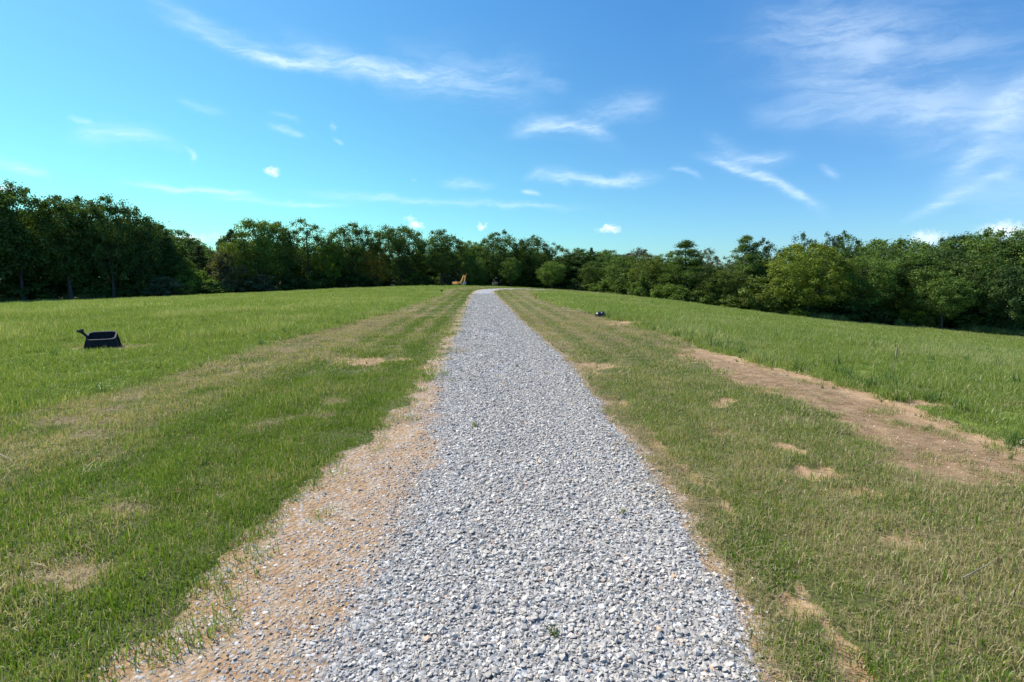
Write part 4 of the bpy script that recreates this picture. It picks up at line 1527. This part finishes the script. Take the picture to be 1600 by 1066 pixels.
def ring(rx, ry, z, tilt, n=36, sq=6.0):
    out = []
    for i in range(n):
        a = 2 * pi * i / n
        c, s = cos(a), sin(a)
        k = (abs(c) ** sq + abs(s) ** sq) ** (-1 / sq)
        x, y = rx * c * k, ry * s * k
        out.append((x, y, z + y * tilt))
    return out


ROTT = Matrix.Identity(3)


def tubv(v):
    return ROTT @ Vector(v)


bm = bmesh.new()
rows = [ring(.35, .27, 0.0, 0), ring(.33, .26, .10, .08), ring(.285, .24, .27, .30), ring(.270, .225, .27, .30), ring(.31, .24, .06, .05), ring(.30, .23, .02, 0)]
rv = [[bm.verts.new(tubv(v)) for v in rw] for rw in rows]
for a_, b_ in zip(rv[:-1], rv[1:]):
    for i in range(36):
        j = (i + 1) % 36
        bm.faces.new((a_[i], a_[j], b_[j], b_[i]))
bm.faces.new(rv[-1])
bm_obj('wall', bm, M_black, tub, True)
o_ = ring(.295, .248, .268, .30); i_ = ring(.262, .218, .268, .30)
bm = bmesh.new()
a1 = [bm.verts.new(tubv(v)) for v in o_]; a2 = [bm.verts.new(tubv(v)) for v in i_]
a3 = [bm.verts.new(tubv((v[0], v[1], v[2] + .022))) for v in o_]; a4 = [bm.verts.new(tubv((v[0], v[1], v[2] + .022))) for v in i_]
for i in range(36):
    j = (i + 1) % 36
    bm.faces.new((a1[i], a1[j], a3[j], a3[i])); bm.faces.new((a3[i], a3[j], a4[j], a4[i])); bm.faces.new((a4[i], a4[j], a2[j], a2[i])); bm.faces.new((a2[i], a2[j], a1[j], a1[i]))
bm_obj('rim', bm, M_rim, tub)
lo_, hi_ = ring(.358, .278, 0.0, 0), ring(.291, .246, .262, .30)
for i in range(0, 36, 2):
    a_, b_ = Vector(lo_[i]), Vector(hi_[i])
    V_, Q = tube([tubv(a_), tubv(a_.lerp(b_, .5) * 1.01), tubv(b_)], [.011, .010, .009], 6)
    add('rib', np_mesh('rib', np.array([tuple(v) for v in V_]), np.array(Q), True), M_black, tub)
V_, Q = tube([tubv(v) for v in ((-.26, -.08, .27), (-.31, -.06, .32), (-.36, -.04, .37), (-.39, -.02, .40))], [.03, .028, .032, .028], 7)
hd = add('handle', np_mesh('handle', np.array([tuple(v) for v in V_]), np.array(Q), True), M_black, tub)
bm = bmesh.new()
bmesh.ops.create_icosphere(bm, subdivisions=2, radius=.055)
for v in bm.verts:
    v.co = tubv(Vector((-.39, -.02, .41)) + Vector((v.co.x * 1.5, v.co.y * .8, v.co.z * .8)) * (1 + .5 * (mnoise.noise(v.co * 30) - .1)))
bm_obj('torn_grip', bm, M_rim, hd, True)

# black sack in the right verge -----------------------------------------------------
qx, qy = on_plane(938, 494.5)
sk = bpy.data.objects.new('black_sack', None)
COL.objects.link(sk)
sk.location = (qx, qy, gz(qx, qy) - .03)
tag(sk, 'crumpled black plastic sack lying at the edge of the right field', 'sack')
for (ox, oz, rx, rz, sd2) in ((-.06, .1, .17, .15, 1), (.09, .09, .13, .19, 2)):
    bm = bmesh.new()
    bmesh.ops.create_icosphere(bm, subdivisions=3, radius=1)
    for v in bm.verts:
        f = 1 + .35 * mnoise.noise(v.co * 2.3 + Vector((sd2 * 7, 0, 0))) + .18 * mnoise.noise(v.co * 6 + Vector((0, sd2 * 3, 0)))
        v.co = Vector((ox + v.co.x * rx * f, v.co.y * .16 * f, max(oz + v.co.z * rz * f, -.02)))
    bm_obj('fold', bm, M_sack, sk, True)
for i, (a, b, lb) in enumerate((((914, 492), (926, 489), 'short bent grey stick just left of the black sack'),
                                ((900, 484), (914, 489), 'short pale stick farthest left of the black sack'))):
    A1, B1 = on_plane(*a), on_plane(*b)
    za, zb2 = gz(*A1) + .03, gz(*B1) + .06
    mid = ((A1[0] + B1[0]) / 2, (A1[1] + B1[1]) / 2 + .1, (za + zb2) / 2 + .03)
    V_, Q = tube([(A1[0], A1[1], za), mid, (B1[0], B1[1], zb2)], [.010, .013, .009], 6)
    add('stick', np_mesh('stick', np.array([tuple(v) for v in V_]), np.array(Q), True), M_stick, None, lb, 'stick', 'grey sticks beside the black sack')

# two pale twigs in the grass at bottom right, one at left
for (pts_, rd, lb) in (([(1503, 916), (1520, 908), (1530, 904)], .004, 'pale forked twig in the grass at the lower right, left one of two'),
                       ([(1524, 903), (1545, 893), (1556, 888)], .0035, 'pale thin twig in the grass at the lower right, right one of two'),
                       ([(-2, 716), (8, 722), (18, 728)], .005, 'pale stick in the thatch at the left edge of the view')):
    pp = []
    for i, q in enumerate(pts_):
        w_ = on_plane(*q)
        pp.append((w_[0], w_[1], gz(*w_) + .045 + .01 * i))
    V_, Q = tube(pp, [rd, rd * .8, rd * .5], 5)
    add('twig', np_mesh('twig', np.array([tuple(v) for v in V_]), np.array(Q), True), M_stick, None, lb, 'twig')

# stub, marker post and dark lump far off
w_ = on_plane(837, 467)
st = bpy.data.objects.new('marker_stub', None)
COL.objects.link(st)
st.location = (w_[0], w_[1], gz(*w_))
tag(st, 'short rusty brown stub leaning in the grass right of the lane', 'stub')
V_, Q = tube([(-.05, 0, 0), (.0, 0, .2), (.06, 0, .36)], [.05, .04, .03], 7)
add('shaft', np_mesh('shaft', np.array([tuple(v) for v in V_]), np.array(Q), True), M_rust, st)
bm = bmesh.new()
bmesh.ops.create_icosphere(bm, subdivisions=2, radius=.14)
for v in bm.verts:
    v.co = Vector((v.co.x * 1.2 - .02, v.co.y, max(v.co.z * .7, -.02))) * (1 + .4 * mnoise.noise(v.co * 14))
bm_obj('clod', bm, M_rust, st, True)

w_ = at(690, 452, 56)
lp = bpy.data.objects.new('valve_box', None)
COL.objects.link(lp)
lp.location = (w_.x, w_.y, gz(w_.x, w_.y))
tag(lp, 'small dark box in the left field near the crest', 'box')
bm = bmesh.new(); bx(bm, (0, 0, .13), (.22, .2, .26)); bm_obj('case', bm, M_black, lp, bevel=.03)
bm = bmesh.new(); bx(bm, (0, 0, .275), (.26, .24, .03)); bm_obj('lid', bm, M_track, lp, bevel=.01)
w_ = at(682, 455, 50)
V_, Q = tube([(w_.x, w_.y, gz(w_.x, w_.y) - .05), (w_.x + .01, w_.y, gz(w_.x, w_.y) + .55)], [.02, .018], 6)
add('marker_post', np_mesh('marker_post', np.array([tuple(v) for v in V_]), np.array(Q), True), M_stick, None, 'thin brown marker post in the left field near the crest', 'post')


# a few tall plants at the edge of the right field ------------------------------------
def tall_plant(px, py, h, label, plume, seed):
    x, y = on_plane(px, py)
    o = bpy.data.objects.new('grass_plant', None)
    COL.objects.link(o)
    o.location = (x, y, gz(x, y) - .02)
    tag(o, label, 'plant', 'tall plants at the edge of the right field')
    add('leaves', blades(60, .10, h * .35, h * .9, .013, .55, seed=seed), M_weed, o)
    if plume:
        V_, Q = tube([(0, 0, 0), (.01, 0, h * .7), (.03, 0, h * 1.5)], [.006, .005, .004], 5)
        add('stem', np_mesh('stem', np.array([tuple(v) for v in V_]), np.array(Q), True), M_straw, o)
        V_, Q = tube([(.02, 0, h * 1.1), (.028, 0, h * 1.3), (.03, 0, h * 1.6)], [.008, .02, .004], 6)
        add('seed_head', np_mesh('seed_head', np.array([tuple(v) for v in V_]), np.array(Q), True), M_straw, o)


tall_plant(1394, 596, .42, 'tallest grass plant at the field edge, with a pale seed head', True, 1)
tall_plant(1320, 583, .32, 'bushy grass plant left of the one with the seed head', False, 2)
tall_plant(1455, 622, .30, 'spreading grass plant right of the one with the seed head', False, 3)
tall_plant(1588, 692, .26, 'low pale leaved plant on the field edge at the right side of the view', False, 4)
tall_plant(1130, 545, .34, 'leafy plant where the bare strip begins to widen', False, 5)
print('objects', len(bpy.data.objects))
